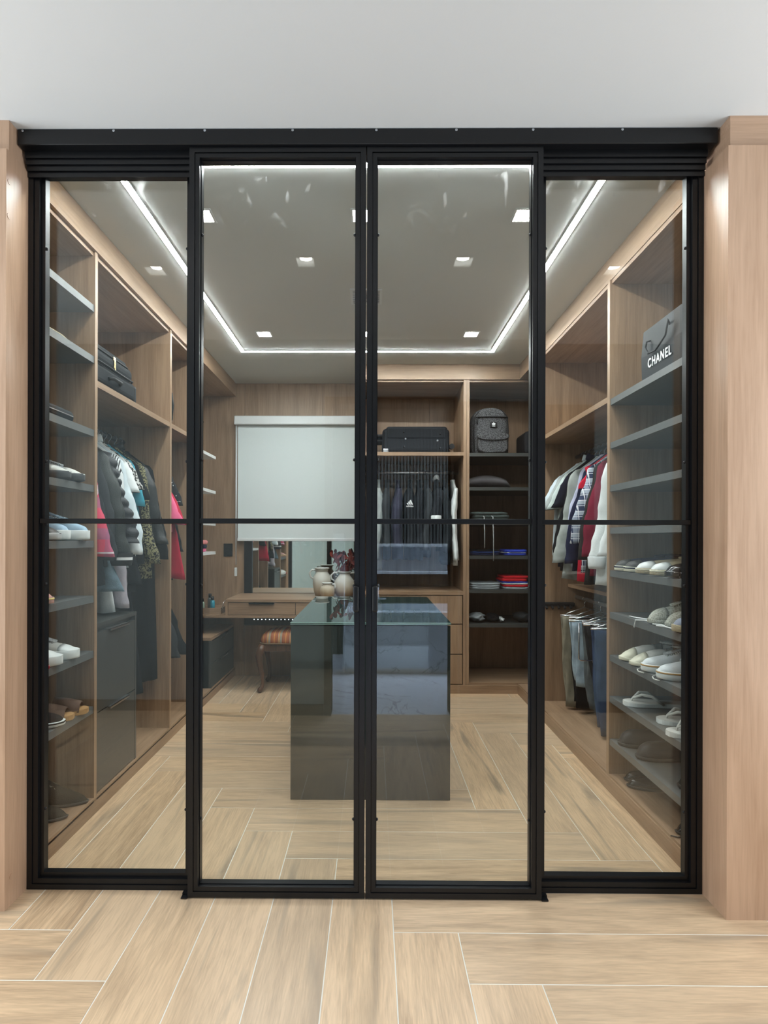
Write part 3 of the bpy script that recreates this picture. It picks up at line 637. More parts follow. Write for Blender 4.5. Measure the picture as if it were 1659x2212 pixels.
garment('jacket', 'shiny black leather jacket at the far end of the rail', 'jacket', lx(3.275), LEA, L=.62, hem=.225, d=.03, sleeve='long', slen=.55, collar=LEA, seed=15, sr=1.2, flare=.06)
garment('coat', 'very long black coat nearly reaching the cabinet base', 'coat', lx(3.345), BLK, L=1.36, hem=.21, d=.03, sleeve='long', slen=.64, seed=16)
garment('skirt', 'grey blue denim skirt hanging below the dark jackets', 'skirt', lx(2.725, -.30), DEN, L=.48, sw=.17, hem=.285, d=.030, seed=17)
garment('dress', 'white pleated dress hem above the dark chest', 'dress', lx(2.79, -.18), WHI, L=.70, sw=.16, hem=.22, d=.03, fold=.016, seed=18)
garment('robe', 'lilac satin robe with long hanging sleeve', 'robe', lx(2.865, -.12), SATIN, L=.74, sw=.2, hem=.2, d=.022, sleeve='long', slen=.75, flare=.045, seed=19)
dd = garment('top', 'black sheer top with pink pompom trim', 'top', lx(3.0, -.10), BLK, L=.70, sw=.2, hem=.23, d=.02, sleeve='long', slen=.66, flare=.05, seed=20)
bm = bmesh.new()
for i in range(9): bmesh.ops.create_uvsphere(bm, u_segments=8, v_segments=6, radius=.0075, matrix=Matrix.Translation((.10+.017*i, -.03, -.40+.004*i)))
obj('pompom_trim', bm, fab('hot_pink', (.85, .04, .28)), dd, False)
garment('trousers', 'wide black trousers hanging low behind the dark chest', 'trousers', lx(3.10, -.35), BLK, L=1.02, sw=.17, hem=.225, d=.028, seed=21)
# narrow bay beyond
g2 = 'clothes in the narrow left bay'
garment('coat', 'black coat high in the narrow left bay', 'coat', lx(3.60, .0), BLK, L=.78, hem=.21, d=.03, sleeve='long', slen=.6, seed=22, group=g2)
garment('tshirt', 'bright pink short sleeved top with white tag', 't-shirt', lx(3.49, -.03), PINK, L=.44, sw=.225, hem=.25, d=.028, sleeve='short', slen=.40, flare=.13, seed=23, group=g2)
garment('dress', 'red pleated dress below the pink top', 'dress', lx(3.555, -.05), RED, L=.72, sw=.225, hem=.315, d=.03, sleeve='short', slen=.38, flare=.12, fold=.014, seed=24, group=g2)
garment('blouse', 'black and white dotted blouse behind the black coat', 'blouse', lx(3.70), DOT, L=.72, hem=.22, sleeve='short', slen=.3, seed=25, group=g2)
garment('dress', 'black flared dress hanging on the low left rail', 'dress', (ROD_L, 3.50, .93), BLK, L=.52, sw=.17, hem=.24, d=.03, seed=26, group=g2)
garment('jacket', 'grey and black jacket on the low left rail', 'jacket', (ROD_L, 3.58, .93), CHA, L=.40, hem=.21, d=.03, sleeve='long', slen=.4, seed=27, group=g2)
garment('jacket', 'black zip jacket farthest on the low left rail', 'jacket', (ROD_L, 3.67, .93), BLK, L=.42, hem=.21, d=.03, sleeve='long', slen=.40, flare=.06, seed=28, group=g2)
# right wardrobe, near to far
g3 = 'shirts on the right rail'
rx = lambda y, dz=0: (ROD_R, y, ROD_Z+dz)
garment('shirt', 'white long sleeved shirt, nearest on the right rail', 'shirt', rx(2.87), WHI, L=.74, hem=.23, sleeve='long', slen=.60, flare=.045, seed=31, group=g3, collar=WHI)
garment('shirt', 'white linen shirt with rolled cuff beside the burgundy sweater', 'shirt', rx(2.99), fab('linen', (.74, .77, .76), .85, .06, .5), L=.765, sw=.215, hem=.245, d=.034, sleeve='long', slen=.62, flare=.035, seed=32, group=g3, collar=WHI, cuff=WHI, sr=1.1)
garment('sweater', 'burgundy long sleeved sweater', 'sweater', rx(3.10), BUR, L=.71, sw=.215, hem=.235, d=.034, sleeve='long', slen=.61, flare=.05, seed=33, group=g3, sr=1.1)
garment('shirt', 'charcoal black long shirt behind the burgundy sweater', 'shirt', rx(3.175), fab('soot', (.030, .029, .028)), L=.765, hem=.235, d=.026, sleeve='long', slen=.63, seed=34, group=g3, collar=BLK)
garment('shirt', 'navy and white plaid shirt with folded sleeve', 'shirt', rx(3.245), PLB, L=.70, hem=.23, d=.024, sleeve='long', slen=.54, flare=.065, seed=35, group=g3, sr=1.15, collar=PLB)
garment('shirt', 'red shirt showing a narrow strip beside the plaid shirt', 'shirt', rx(3.31), fab('bright_red', (.55, .02, .045)), L=.76, hem=.225, d=.018, sleeve='long', slen=.22, flare=-.02, seed=36, group=g3, collar=RED)
garment('sweater', 'dark navy sweater between the red and lavender shirts', 'sweater', rx(3.37), NAV, L=.70, hem=.235, d=.03, sleeve='long', slen=.66, flare=.055, seed=37, group=g3, sr=1.05)
garment('shirt', 'pale lavender shirt with buttoned cuff', 'shirt', rx(3.44), LAV, L=.68, hem=.22, d=.02, sleeve='long', slen=.56, flare=.03, sr=.8, seed=38, group=g3, cuff=LAV)
garment('sweatshirt', 'grey marl long sweatshirt on the right rail', 'sweatshirt', rx(3.51), GRY, L=.765, hem=.25, d=.036, sleeve='long', slen=.66, flare=.065, seed=39, group=g3, sr=1.15)
garment('sweatshirt', 'black crew neck sweatshirt beside the grey marl one', 'sweatshirt', rx(3.585), BLK, L=.71, hem=.23, d=.026, sleeve='long', slen=.60, seed=40, group=g3)
garment('polo_shirt', 'black short sleeved polo shirt on the right rail', 'polo shirt', rx(3.655), fab('navy_black', (.010, .011, .020)), L=.69, hem=.225, d=.024, sleeve='short', slen=.31, flare=.075, seed=41, group=g3, collar=NAV)
garment('tshirt', 'pale mint short sleeved t-shirt beside the black polo', 't-shirt', rx(3.72), fab('mint', (.55, .62, .60)), L=.64, hem=.22, d=.024, sleeve='short', slen=.32, flare=.09, seed=42, group=g3, collar=PALE)
garment('tshirt', 'light grey short sleeved t-shirt near the far panel', 't-shirt', rx(3.785), fab('light_grey', (.40, .43, .42), .9, .15), L=.66, hem=.22, d=.024, sleeve='short', slen=.32, flare=.10, seed=43, group=g3)
garment('tshirt', 'pale blue short sleeved t-shirt farthest on the right rail', 't-shirt', rx(3.85), PALE, L=.62, hem=.20, d=.02, sleeve='short', slen=.30, flare=.10, seed=44, group=g3)
# trousers on the low right rail
def trousers(label, x, y, m, L, w=.16, d=.022, seed=1, dx=0., z0=.815):
    R = random.Random(seed); t = thing('trousers', label, 'trousers', (x, y, z0), 0, 'trousers on the low right rail')
    for leg in (0, 1):
        bm = bmesh.new(); rg = []; p = R.uniform(0, 6)
        for j in range(13):
            f = j/12; z = -.115-f*(L*(1-.06*leg)); w_ = w*(1-.18*f)*(1+.05*math.sin(f*8+p)); d_ = d*.55*(1+.2*math.sin(f*6+p))+(.012 if j == 0 else 0)*0
            rg.append([(dx*f+w_*sgnpow(math.cos(2*PI*i/22), .7)+.01*math.sin(f*9+p), (leg-.5)*d+d_*sgnpow(math.sin(2*PI*i/22), .8)+.006*math.sin(i*1.7+f*11+p), z) for i in range(22)])
        loft(bm, rg); obj('leg', bm, m, t, False)
    bm = bmesh.new(); tube(bm, [(-w-.01, 0, -.108), (w+.02, 0, -.108)], .007, 8); tube(bm, [(-w, 0, -.108), (0, 0, -.05), (w, 0, -.108)], .003, 6)
    h = thing('trouser_hanger', 'wire trouser hanger under the '+label.split(' folded')[0].split(' hanging')[0], 'hanger', (x, y, z0), 0, 'trouser hangers')
    obj('bar', bm, 'chrome', h, False)
    bm = bmesh.new(); tube(bm, [(.015*math.cos(a), 0, .015*math.sin(a)) for a in [PI-i*PI*1.1/8 for i in range(9)]]+[(0, 0, -.02), (0, 0, -.05)], .002, 6); obj('hook', bm, 'chrome', h, False)
trousers('khaki trousers folded long, farthest on the low right rail', 1.43, 3.80, KHA, .60, .155, .035, 1)
trousers('black trousers folded behind the light jeans on the low rail', 1.45, 3.70, BLK, .58, .15, .03, 2)
trousers('light blue jeans folded over a hanger on the low rail', 1.44, 3.56, DENL, .40, .19, .05, 3)
trousers('washed black jeans hanging crookedly on the low rail', 1.45, 3.40, DEND, .55, .17, .05, 4, .05)
trousers('grey denim jeans with turned hem folded on the low rail', 1.46, 3.48, fab('grey_denim', (.12, .14, .15), .9, .3), .52, .16, .04, 5)
trousers('dark blue jeans nearest on the low right rail', 1.44, 3.24, DENB, .60, .175, .05, 6)
t = thing('tiered_hanger', 'chrome tiered trouser hanger with clip bars on the low right rail', 'hanger', (1.42, 3.33, .815))
bm = bmesh.new(); tube(bm, [(-.20, 0, -.09), (-.20, 0, -.30), (-.19, 0, -.31), (.05, 0, -.31)], .004, 6); tube(bm, [(.05, 0, -.05), (.05, 0, -.36)], .004, 6); obj('stand', bm, 'chrome', t, False)
for k in range(6):
    bm = bmesh.new(); tube(bm, [(-.12, -.012, -.10-k*.043), (.05, -.004, -.10-k*.043)], .003, 6); bmesh.ops.create_uvsphere(bm, u_segments=8, v_segments=5, radius=.006, matrix=Matrix.Translation((-.12, -.012, -.10-k*.043))); obj('clip_bar', bm, 'chrome', t, False)
t = thing('tie_rack', 'small black hook rack fixed on the right far wood panel', 'rack', (1.30, 3.96, .76))
obj('bar', rbox(1.20, 1.42, 3.945, 3.979, .75, .778, .008, 2), 'rubber', t)
for k in range(5):
    bm = bmesh.new(); tube(bm, [(1.215+k*.042, 3.95, .755), (1.215+k*.042, 3.93, .735), (1.215+k*.042, 3.915, .75)], .006, 6); obj('hook', bm, 'rubber', t)
# back wardrobe: seen edge on
g4 = 'clothes on the back wall rail'
def bgar(name, label, cat, px, m, **k):
    p = at_y(px, 1060, 4.55); return garment(name, label, cat, (p.x, 4.72, 1.775), m, rz=PI/2+PI, group=g4, fold=.006, **k)
bgar('jacket', 'light grey long jacket, leftmost on the back wall rail', 'jacket', 818, fab('ash', (.33, .36, .36)), L=.74, hem=.20, d=.026, sleeve='long', slen=.66, seed=51, sr=1.15)
bgar('jacket', 'dark grey jacket beside the light grey one on the back rail', 'jacket', 837, CHA, L=.66, hem=.2, d=.024, sleeve='long', slen=.55, seed=52)
bgar('sweatshirt', 'dark navy hooded sweatshirt on the back rail', 'sweatshirt', 861, fab('dusk', (.03, .03, .05)), L=.66, hem=.2, d=.036, sleeve='long', slen=.56, seed=53, sr=1.2)
lg = bgar('track_jacket', 'black track jacket with a white three-bar emblem', 'jacket', 888, BLK, L=.66, hem=.2, d=.036, sleeve='long', slen=.56, seed=54, sr=1.2)
bgar('jacket', 'plain black jacket hanging right of the emblem jacket', 'jacket', 908, BLK, L=.66, hem=.2, d=.024, sleeve='long', slen=.56, seed=55)
bgar('jacket', 'mid grey jacket left of the white cuffed one', 'jacket', 925, CHA, L=.64, hem=.2, d=.024, sleeve='long', slen=.58, seed=56)
bgar('varsity_jacket', 'black varsity jacket with broad white ribbed cuff', 'jacket', 947, BLK, L=.55, hem=.2, d=.032, sleeve='long', slen=.32, seed=57, sr=1.3, cuff=WHI, collar=WHI)
bgar('coat', 'charcoal coat left of the white shirt on the back rail', 'coat', 967, COAT, L=.70, hem=.2, d=.024, sleeve='long', slen=.6, seed=58)
bgar('shirt', 'white long sleeved shirt, rightmost on the back wall rail', 'shirt', 984, WHI, L=.70, hem=.19, d=.016, sleeve='long', slen=.66, seed=59, sr=.75)
# emblem on the track jacket: three slanted bars over small lettering
def text(body, size, parent, m, name='lettering', ext=.0006, bold=.012, gap=1.08):
    c = bpy.data.curves.new(name, 'FONT'); c.body = body; c.size = size; c.extrude = ext; c.offset = size*bold; c.space_character = gap; c.align_x = 'CENTER'; c.align_y = 'CENTER'
    f = bpy.data.objects.new(name, c); me = bpy.data.meshes.new_from_object(f); me.name = name; bpy.data.objects.remove(f)
    me.materials.clear(); me.materials.append(M[m] if isinstance(m, str) else m)
    o = bpy.data.objects.new(name, me); COL.objects.link(o); o.parent = parent
    return o
M['print_white'] = mat('white_print', (.85, .85, .85), .6)
p = at_y(886, 1090, 4.40); q = root_loc(lg); lp = (p.x-q.x, 4.40-q.y, p.z-q.z)
e = bpy.data.objects.new('emblem', bpy.data.meshes.new('emblem')); bm = bmesh.new()
rot = Matrix.Rotation(-(PI/2+PI), 4, 'Z')
for k, hgt in enumerate((.014, .026, .038)):
    x = -.022+k*.016
    prism(bm, [(x, 0), (x+.012, 0), (x+.012-hgt*.42, hgt), (x-hgt*.42, hgt*.80)], 0, .001)
bmesh.ops.transform(bm, verts=bm.verts[:], matrix=rot @ Matrix.Translation(lp) @ Matrix.Rotation(PI/2, 4, 'X'))
bm.to_mesh(e.data); bm.free(); e.data.materials.append(M['print_white']); COL.objects.link(e); e.parent = lg
tx = text('adidas', .021, lg, 'print_white'); tx.name = 'lettering'; tx.matrix_local = rot @ Matrix.Translation((lp[0]-.002, lp[1], lp[2]-.012)) @ Matrix.Rotation(PI/2, 4, 'X')
# ------------------------------------------------------------------ shoes: local x runs heel to toe, z up, origin under the toe
SS = [0, .03, .08, .15, .25, .35, .45, .55, .65, .72, .78, .83, .87, .905, .935, .96, .98, .992, 1]
def outline(tab, L, grow=0., n=16):
    up = [(-L+L*f, interp(tab, f)+grow) for f in SS]
    up[0] = (up[0][0]-grow*.4, up[0][1]); up[-1] = (up[-1][0]+grow*.4, up[-1][1])
    return up+[(x, -y) for x, y in reversed(up)]
WT = [(0, .018), (.04, .027), (.12, .032), (.4, .031), (.66, .043), (.78, .0425), (.87, .037), (.93, .030), (.975, .019), (1, .007)]
WP = [(0, .018), (.04, .026), (.12, .031), (.4, .029), (.62, .041), (.76, .037), (.88, .026), (.95, .016), (1, .004)]
def shoe(name, label, cat, loc, rz, group, upper, sole, L=.28, H=((0, .085), (.12, .092), (.38, .085), (.5, .078), (.68, .062), (.84, .05), (.95, .036), (1, .014)),
         st=.026, wt=WT, laces=None, toecap=None, strap=None, opening=True, shade_disc='rubber', band=None, tilt=0., heel=0., untied=None, stitch=None, tongue=None):
    L *= 1.06; H = tuple((a, b*1.14) for a, b in H)
    t = thing(name, label, cat, loc, rz, group); t.rotation_euler = (0, tilt, rz)
    n = 18; rg = []
    for s in SS:
        w, h = interp(wt, s), max(interp(H, s), st+.006); x = -L+L*s
        if s > .9: h = st+(h-st)*math.sqrt(max(.08, 1-((s-.9)/.1)**2))
        ring = [(x, w*sgnpow(math.cos(PI*k/n), .75), st-.003+(h-st)*sgnpow(math.sin(PI*k/n), .85)) for k in range(n+1)]
        rg.append(ring)
    bm = bmesh.new(); loft(bm, rg); obj('upper', bm, upper, t, False)
    bm = bmesh.new(); o = outline(wt, L, .004)
    tp = lambda x: .12*max(0, x+.05)
    loft(bm, [[(x*.985, y*.86, tp(x)) for x, y in o], [(x, y*.97, st*.22+tp(x)*.8) for x, y in o], [(x, y, st*.55+tp(x)*.45) for x, y in o], [(x*.998, y*.985, st*.95) for x, y in o], [(x*.985, y*.90, st+.001) for x, y in o]])
    so = obj('sole', bm, sole, t, False)
    if band:
        bm = bmesh.new(); o2 = outline(wt, L, .0048); loft(bm, [[(x, y, st-.008) for x, y in o2], [(x, y, st-.002) for x, y in o2]]); obj('stripe', bm, band, so, False)
    if heel: obj('heel', bx(-L, -L+.06, -.028, .028, 0, st+.001), sole, t, False)
    if opening:
        bm = bmesh.new(); c = [(-L+L*.23+L*.17*math.cos(2*PI*k/20), .0245*math.sin(2*PI*k/20)) for k in range(20)]
        pr = [(x, y, interp(H, (x+L)/L)*.93+.006) for x, y in c]
        tube(bm, pr, .0055, 6, True); obj('collar', bm, upper, t, False)
        bm = bmesh.new(); loft(bm, [[(x, y*.95, z-.01) for x, y, z in pr], [(x, y*.95, z+.001) for x, y, z in pr]], True, False); obj('lining', bm, shade_disc, t, False)  # black disc stands in for the shade inside the shoe opening
    if toecap:
        bm = bmesh.new(); rg = []
        for s in SS[10:]:
            w, h = interp(wt, s)+.0015, max(interp(H, s), st+.006); x = -L+L*s+.0018*(s == 1)
            if s > .9: h = st+(h-st)*math.sqrt(max(.08, 1-((s-.9)/.1)**2))
            h += .0016
            rg.append([(x, w*sgnpow(math.cos(PI*k/n), .75), st-.003+(h-st)*sgnpow(math.sin(PI*k/n), .85)) for k in range(n+1)])
        loft(bm, rg); obj('toe_cap', bm, toecap, t, False)
    if tongue:
        bm = bmesh.new(); loft(bm, [[(-L+L*s, y, interp(H, s)+e+.02*max(0, .48-s)*4) for y, e in ((-.016, 0), (.016, 0), (.016, .006), (-.016, .006))] for s in (.70, .55, .42, .36)]); obj('tongue', bm, tongue, t, False)
    if laces:
        bm = bmesh.new()
        for i in range(5):
            s = .44+.055*i; x = -L+L*s; z = interp(H, s)
            tube(bm, [(x-.006, -.020, z-.006), (x, 0, z+.005), (x+.006, .020, z-.006)], .0026, 6); tube(bm, [(x+.006, -.020, z-.006), (x, 0, z+.006), (x-.006, .020, z-.006)], .0026, 6)
        x = -L+L*.44; z = interp(H, .44)
        for sg in (-1, 1): tube(bm, [(x, 0, z+.004), (x-.012, sg*.018, z+.012), (x+.002, sg*.034, z-.004), (x+.018, sg*.024, z-.010), (x+.01, sg*.006, z+.002)], .0022, 6)
        obj('laces', bm, laces, t, False)
    if untied:
        bm = bmesh.new()
        for q in untied: tube(bm, [Vector(v) for v in q], .0024, 6)
        obj('loose_lace', bm, laces or 'white', t, False)
    if strap:
        bm = bmesh.new(); s0, s1 = strap
        for a in range(2):
            rg = []
        rg = []
        for s in (s0, s0+.03, s1-.03, s1):
            w, h = interp(wt, s)*1.05, interp(H, s)+.003
            rg.append([(-L+L*s, w*sgnpow(math.cos(PI*k/n), .75), st+(h-st)*sgnpow(math.sin(PI*k/n), .85)) for k in range(n+1)])
        loft(bm, rg); obj('strap', bm, stitch or upper, t, False)
    return t
def sandal(label, loc, rz, group, sole, strapm, L=.26, band=None, thong=False, foot=None, st=.018, name='sandal', cat='sandal'):
    t = thing(name, label, cat, loc, rz, group); wt = [(0, .024), (.1, .032), (.4, .034), (.7, .046), (.85, .045), (.95, .032), (1, .014)]
    bm = bmesh.new(); o = outline(wt, L); loft(bm, [[(x, y*.97, 0) for x, y in o], [(x, y, .003) for x, y in o], [(x, y, st) for x, y in o]], True, False); obj('sole', bm, sole, t, False)
    if foot:
        bm = bmesh.new(); loft(bm, [[(x, y*.93, st) for x, y in o], [(x, y*.92, st+.002) for x, y in o]], True, False); obj('footbed', bm, foot, t, False)
    bm = bmesh.new()
    if thong:
        pts = [(-L*.13, 0, st-.002), (-L*.145, 0, st+.016)]
        tube(bm, pts, .004, 8)
        for sg in (-1, 1): tube(bm, [(-L*.145, 0, st+.014), (-L*.27, sg*.022, st+.036), (-L*.42, sg*.035, st+.032), (-L*.60, sg*.035, st-.004)], [.0045, .0065, .007, .006], 8)
    else:
        n = 16; rg = []
        for s, hh in ((band[0], .036), ((band[0]+band[1])/2, .052), (band[1], .060)):
            w = interp(wt, 1-s)+.003; x = -L*s
            out = [(x, w*math.cos(PI*k/n), st-.006+hh*math.sin(PI*k/n)**.8) for k in range(n+1)]; inn = [(x, (w-.004)*math.cos(PI*k/n), st-.006+(hh-.004)*math.sin(PI*k/n)**.8) for k in range(n, -1, -1)]
            rg.append(out+inn)
        loft(bm, rg)
    obj('strap', bm, strapm, t, False)
    return t
def toe(px, py, z, top=True): return at_z(px, py, z+.0155 if top else z)
CREAM = mat('cream_rubber', (.68, .66, .52), .55); OFFW = mat('off_white_leather', (.62, .62, .58), .5); WRUB = mat('white_rubber', (.74, .77, .76), .45)
KNIT = speckle('grey_knit', (.30, .30, .25), (.44, .44, .38), 160, .5, .9); MESHG = speckle('grey_mesh', (.34, .36, .37), (.48, .5, .5), 220, .5, .9)
SUEDE = fab('dark_suede', (.020, .021, .017), .9, .25, .5); LBLK = mat('black_polished_leather', (.010, .010, .011), .14, 0, .6); DSOLE = mat('dark_sole', (.03, .028, .026), .6)
TAN = mat('tan_leather', (.42, .24, .10), .55); BROWN = fab('brown_leather', (.13, .085, .065), .7, .2); STRAW = fab('straw', (.48, .41, .28), .9, .25, .8); LBLU = fab('light_blue_knit', (.35, .48, .60), .85, .2)
GUMS = mat('gum_stripe', (.42, .23, .05), .6)
gl, gr = 'shoes on the left shelves', 'shoes on the right shelves'
def on(sh, y, side, dx=0.): return ((XL+.016+dx*.8) if side == 'L' else (XR-.006+dx*.8), y, sh+.0155)
R0, RPI = 0.0, PI
# left shelves
shoe('sneaker', 'grey runner with dark toe, nearer of the pair on the fourth left shelf', 'sneaker', on(LSH[3], 2.25, 'L', -.01), .05, gl, MESHG, mat('dark_rubber', (.05, .055, .06), .6), st=.034, laces=MESHG, toecap=OFFW, tongue=MESHG)
shoe('sneaker', 'grey runner with dark toe, farther of the pair on the fourth left shelf', 'sneaker', on(LSH[3], 2.345, 'L', .0), .08, gl, MESHG, mat('dark_rubber2', (.05, .055, .06), .6), st=.034, laces=MESHG, toecap=OFFW, tongue=MESHG)
shoe('sneaker', 'light blue chunky sneaker with white sole, nearer of its pair', 'sneaker', on(LSH[4], 2.275, 'L', -.03), .03, gl, LBLU, WRUB, st=.042, laces=PALE, H=((0, .10), (.15, .11), (.38, .10), (.6, .085), (.8, .068), (.94, .055), (1, .03)), tongue=LBLU)
shoe('sneaker', 'light blue chunky sneaker with white sole, farther of its pair', 'sneaker', on(LSH[4], 2.37, 'L', .01), .03, gl, LBLU, WRUB, st=.042, laces=PALE, H=((0, .10), (.15, .11), (.38, .10), (.6, .085), (.8, .068), (.94, .055), (1, .03)), tongue=LBLU)
shoe('sneaker', 'black sneaker with white midsole left of the light blue pair', 'sneaker', on(LSH[4], 2.18, 'L', -.01), .03, gl, BLK, mat('black_white_sole', (.5, .5, .5), .5), st=.03, laces=BLK, toecap=mat('black_toe', (.02, .02, .02), .5))
shoe('sneaker', 'dusty pink sneaker with yellow stripe at the left edge', 'sneaker', on(LSH[5], 2.115, 'L', .0), .0, gl, fab('dusty_pink', (.45, .25, .22)), fab('pink_sole', (.5, .3, .26)), st=.028, band=mat('yellow_band', (.75, .6, .2), .6), laces=WHI)
shoe('sneaker', 'white chunky sneaker with ridged sole, nearer of its pair', 'sneaker', on(LSH[6], 2.18, 'L', .0), .10, gl, OFFW, WRUB, st=.040, laces=MESHG, toecap=WRUB, tongue=MESHG)
shoe('sneaker', 'white chunky sneaker with ridged sole, farther of its pair', 'sneaker', on(LSH[6], 2.305, 'L', .0), .10, gl, OFFW, WRUB, st=.040, laces=MESHG, toecap=WRUB, tongue=MESHG)
shoe('ankle_boot', 'black sneaker with big grey laces behind the white pair', 'sneaker', on(LSH[6], 2.36, 'L', -.20), .08, gl, BLK, DSOLE, L=.26, H=((0, .12), (.15, .13), (.38, .125), (.55, .10), (.75, .07), (.94, .05), (1, .03)), laces=MESHG, tongue=MESHG)
shoe('sneaker', 'white sneaker with red sole tip at the left edge', 'sneaker', on(LSH[6], 2.085, 'L', .0), .0, gl, WHI, fab('red_sole', (.5, .02, .04)), st=.02, toecap=WRUB)
sandal('brown leather slide with tan footbed, nearer of the pair', on(LSH[7], 2.30, 'L', -.02), .25, gl, TAN, BROWN, band=(.10, .5), foot=TAN)
sandal('brown leather slide with tan footbed, farther of the pair', on(LSH[7], 2.385, 'L', .0), .25, gl, TAN, BROWN, band=(.10, .5), foot=TAN)
shoe('espadrille', 'black canvas slip-on with white striped sole, nearer of the pair', 'shoe', on(LSH[7], 2.215, 'L', -.01), .2, gl, BLK, WRUB, st=.022, H=((0, .06), (.12, .065), (.38, .06), (.6, .055), (.84, .045), (.95, .034), (1, .014)), band=BLK)
shoe('espadrille', 'black canvas slip-on with white striped sole, farther of the pair', 'shoe', on(LSH[7], 2.235, 'L', -.13), .2, gl, BLK, WRUB, st=.022, H=((0, .06), (.12, .065), (.38, .06), (.6, .055), (.84, .045), (.95, .034), (1, .014)), band=BLK)
shoe('shoe', 'black shoe with white scribbled laces at the left edge', 'shoe', on(LSH[7], 2.085, 'L', -.045), .1, gl, BLK, DSOLE, st=.016, laces=WHI, H=((0, .09), (.2, .10), (.45, .09), (.6, .06), (.84, .045), (.95, .034), (1, .014)))
def boot(label, loc, rz):
    t = shoe('boot', label, 'boot', loc, rz, 'black suede boots on the left base board', SUEDE, DSOLE, L=.29, wt=WP, H=((0, .12), (.12, .14), (.3, .13), (.45, .095), (.62, .065), (.8, .045), (.93, .032), (1, .018)), st=.012, opening=False, heel=1)
    bm = bmesh.new(); rg = []
    for z, rx_, ry_, cx_ in ((.08, .055, .034, -.23), (.13, .052, .036, -.232), (.20, .055, .043, -.235), (.28, .062, .05, -.238), (.34, .062, .05, -.24), (.342, .056, .044, -.24), (.30, .05, .04, -.24)):
        rg.append([(cx_+rx_*math.cos(2*PI*k/18)+.004*math.sin(z*50), ry_*math.sin(2*PI*k/18), z) for k in range(18)])
    loft(bm, rg); obj('shaft', bm, SUEDE, t, False)
    bm = bmesh.new(); H = ((.45, .095), (.62, .065), (.8, .045), (.93, .032))
    for k in range(7):
        pts = []
        for i in range(15):
            a = i/14*PI*2; s = .50+.030*k+.02*math.cos(a); y = .016*math.sin(a)*(1.25-.1*k)+.004*math.sin(k*2)
            pts.append((-.29+.29*s, y, interp(H, s)+.0015-18*y*y*.6))
        tube(bm, pts, .0011, 5)
    obj('embroidery', bm, mat('pale_thread', (.5, .48, .38), .6), t, False)
    return t
boot('black suede ankle boot with embroidered vamp, nearer of the pair', (XL-.02, 2.29, .0755), .16)
boot('black suede ankle boot with embroidered vamp, farther of the pair', (XL-.004, 2.425, .0755), .12)
# flat black case on the third left shelf, cord on the second
t = thing('shoe_box', 'flat black toiletry case with rounded edge on the third left shelf', 'case', (XL-.12, 2.2, LSH[2]+.0155))
z = LSH[2]+.0155; obj('case', rbox(XL-.26, XL-.02, 2.05, 2.345, z, z+.05, .02, 4), 'nylon', t); obj('zip', bx(XL-.0205, XL-.018, 2.07, 2.325, z+.024, z+.028), 'steel', t)
t.name = 'toiletry_case'
t = thing('cord', 'thin beige cord lying on the second left shelf', 'cord', (XL-.05, 2.2, LSH[1]+.0155)); z = LSH[1]+.019
bm = bmesh.new(); tube(bm, [(XL-.02, 2.12, z), (XL-.03, 2.18, z+.012), (XL-.02, 2.24, z+.008), (XL-.02, 2.30, z), (XL-.06, 2.32, z), (XL-.1, 2.25, z)], .003, 6); obj('loop', bm, STRAW, t)
# right shelves
Rg = math.pi
for k, (y, kind) in enumerate(((2.665, 0), (2.565, 0), (2.45, 1), (2.325, 1), (2.205, 2))):
    lab = ('navy slip-on with pale rubber edge, %s on the fifth right shelf' % ('farthest', 'second from the far panel')[k]) if kind == 0 else (('straw espadrille with white toe, %s' % ('farther of the pair', 'nearer of the pair')[k-2]) if kind == 1 else 'dark woven slip-on with black toe at the near end of the fifth right shelf')
    shoe('slip_on_shoe', lab, 'shoe', on(RSH[4], y, 'R', .0), Rg-.10, gr, (NAV, STRAW, fab('woven_black', (.04, .04, .045)))[kind], (CREAM, STRAW, LBLK)[kind], st=.026, H=((0, .065), (.12, .07), (.38, .062), (.6, .058), (.84, .05), (.95, .042), (1, .026)), band=(NAV, CREAM, None)[kind], toecap=(DSOLE, WRUB, LBLK)[kind])
shoe('slip_on_shoe', 'dark woven slip-on half hidden by the black frame, nearest on its shelf', 'shoe', on(RSH[4], 2.10, 'R', .0), Rg-.1, gr, fab('woven_black', (.04, .04, .045)), LBLK, st=.026, toecap=LBLK)
for k, y in enumerate((2.36, 2.25)):
    shoe('sneaker', 'olive grey knit sneaker with loose white laces, %s of the pair' % ('farther', 'nearer')[k], 'sneaker', on(RSH[5], y, 'R', .01+.02*k), Rg-.12, gr, KNIT, KNIT, st=.022, laces=KNIT, toecap=KNIT, tongue=KNIT, H=((0, .10), (.15, .11), (.38, .10), (.52, .085), (.7, .068), (.85, .058), (.95, .045), (1, .03)))
for k, y in enumerate((2.145, 2.055)):
    shoe('sneaker', 'grey blue knit sneaker near the right frame, %s of the pair' % ('farther', 'nearer')[k], 'sneaker', on(RSH[5], y, 'R', -.005), Rg-.1, gr, fab('blue_grey_knit', (.24, .27, .34)), STRAW, st=.03, laces=WHI, H=((0, .09), (.38, .085), (.6, .07), (.84, .055), (.95, .045), (1, .028)))
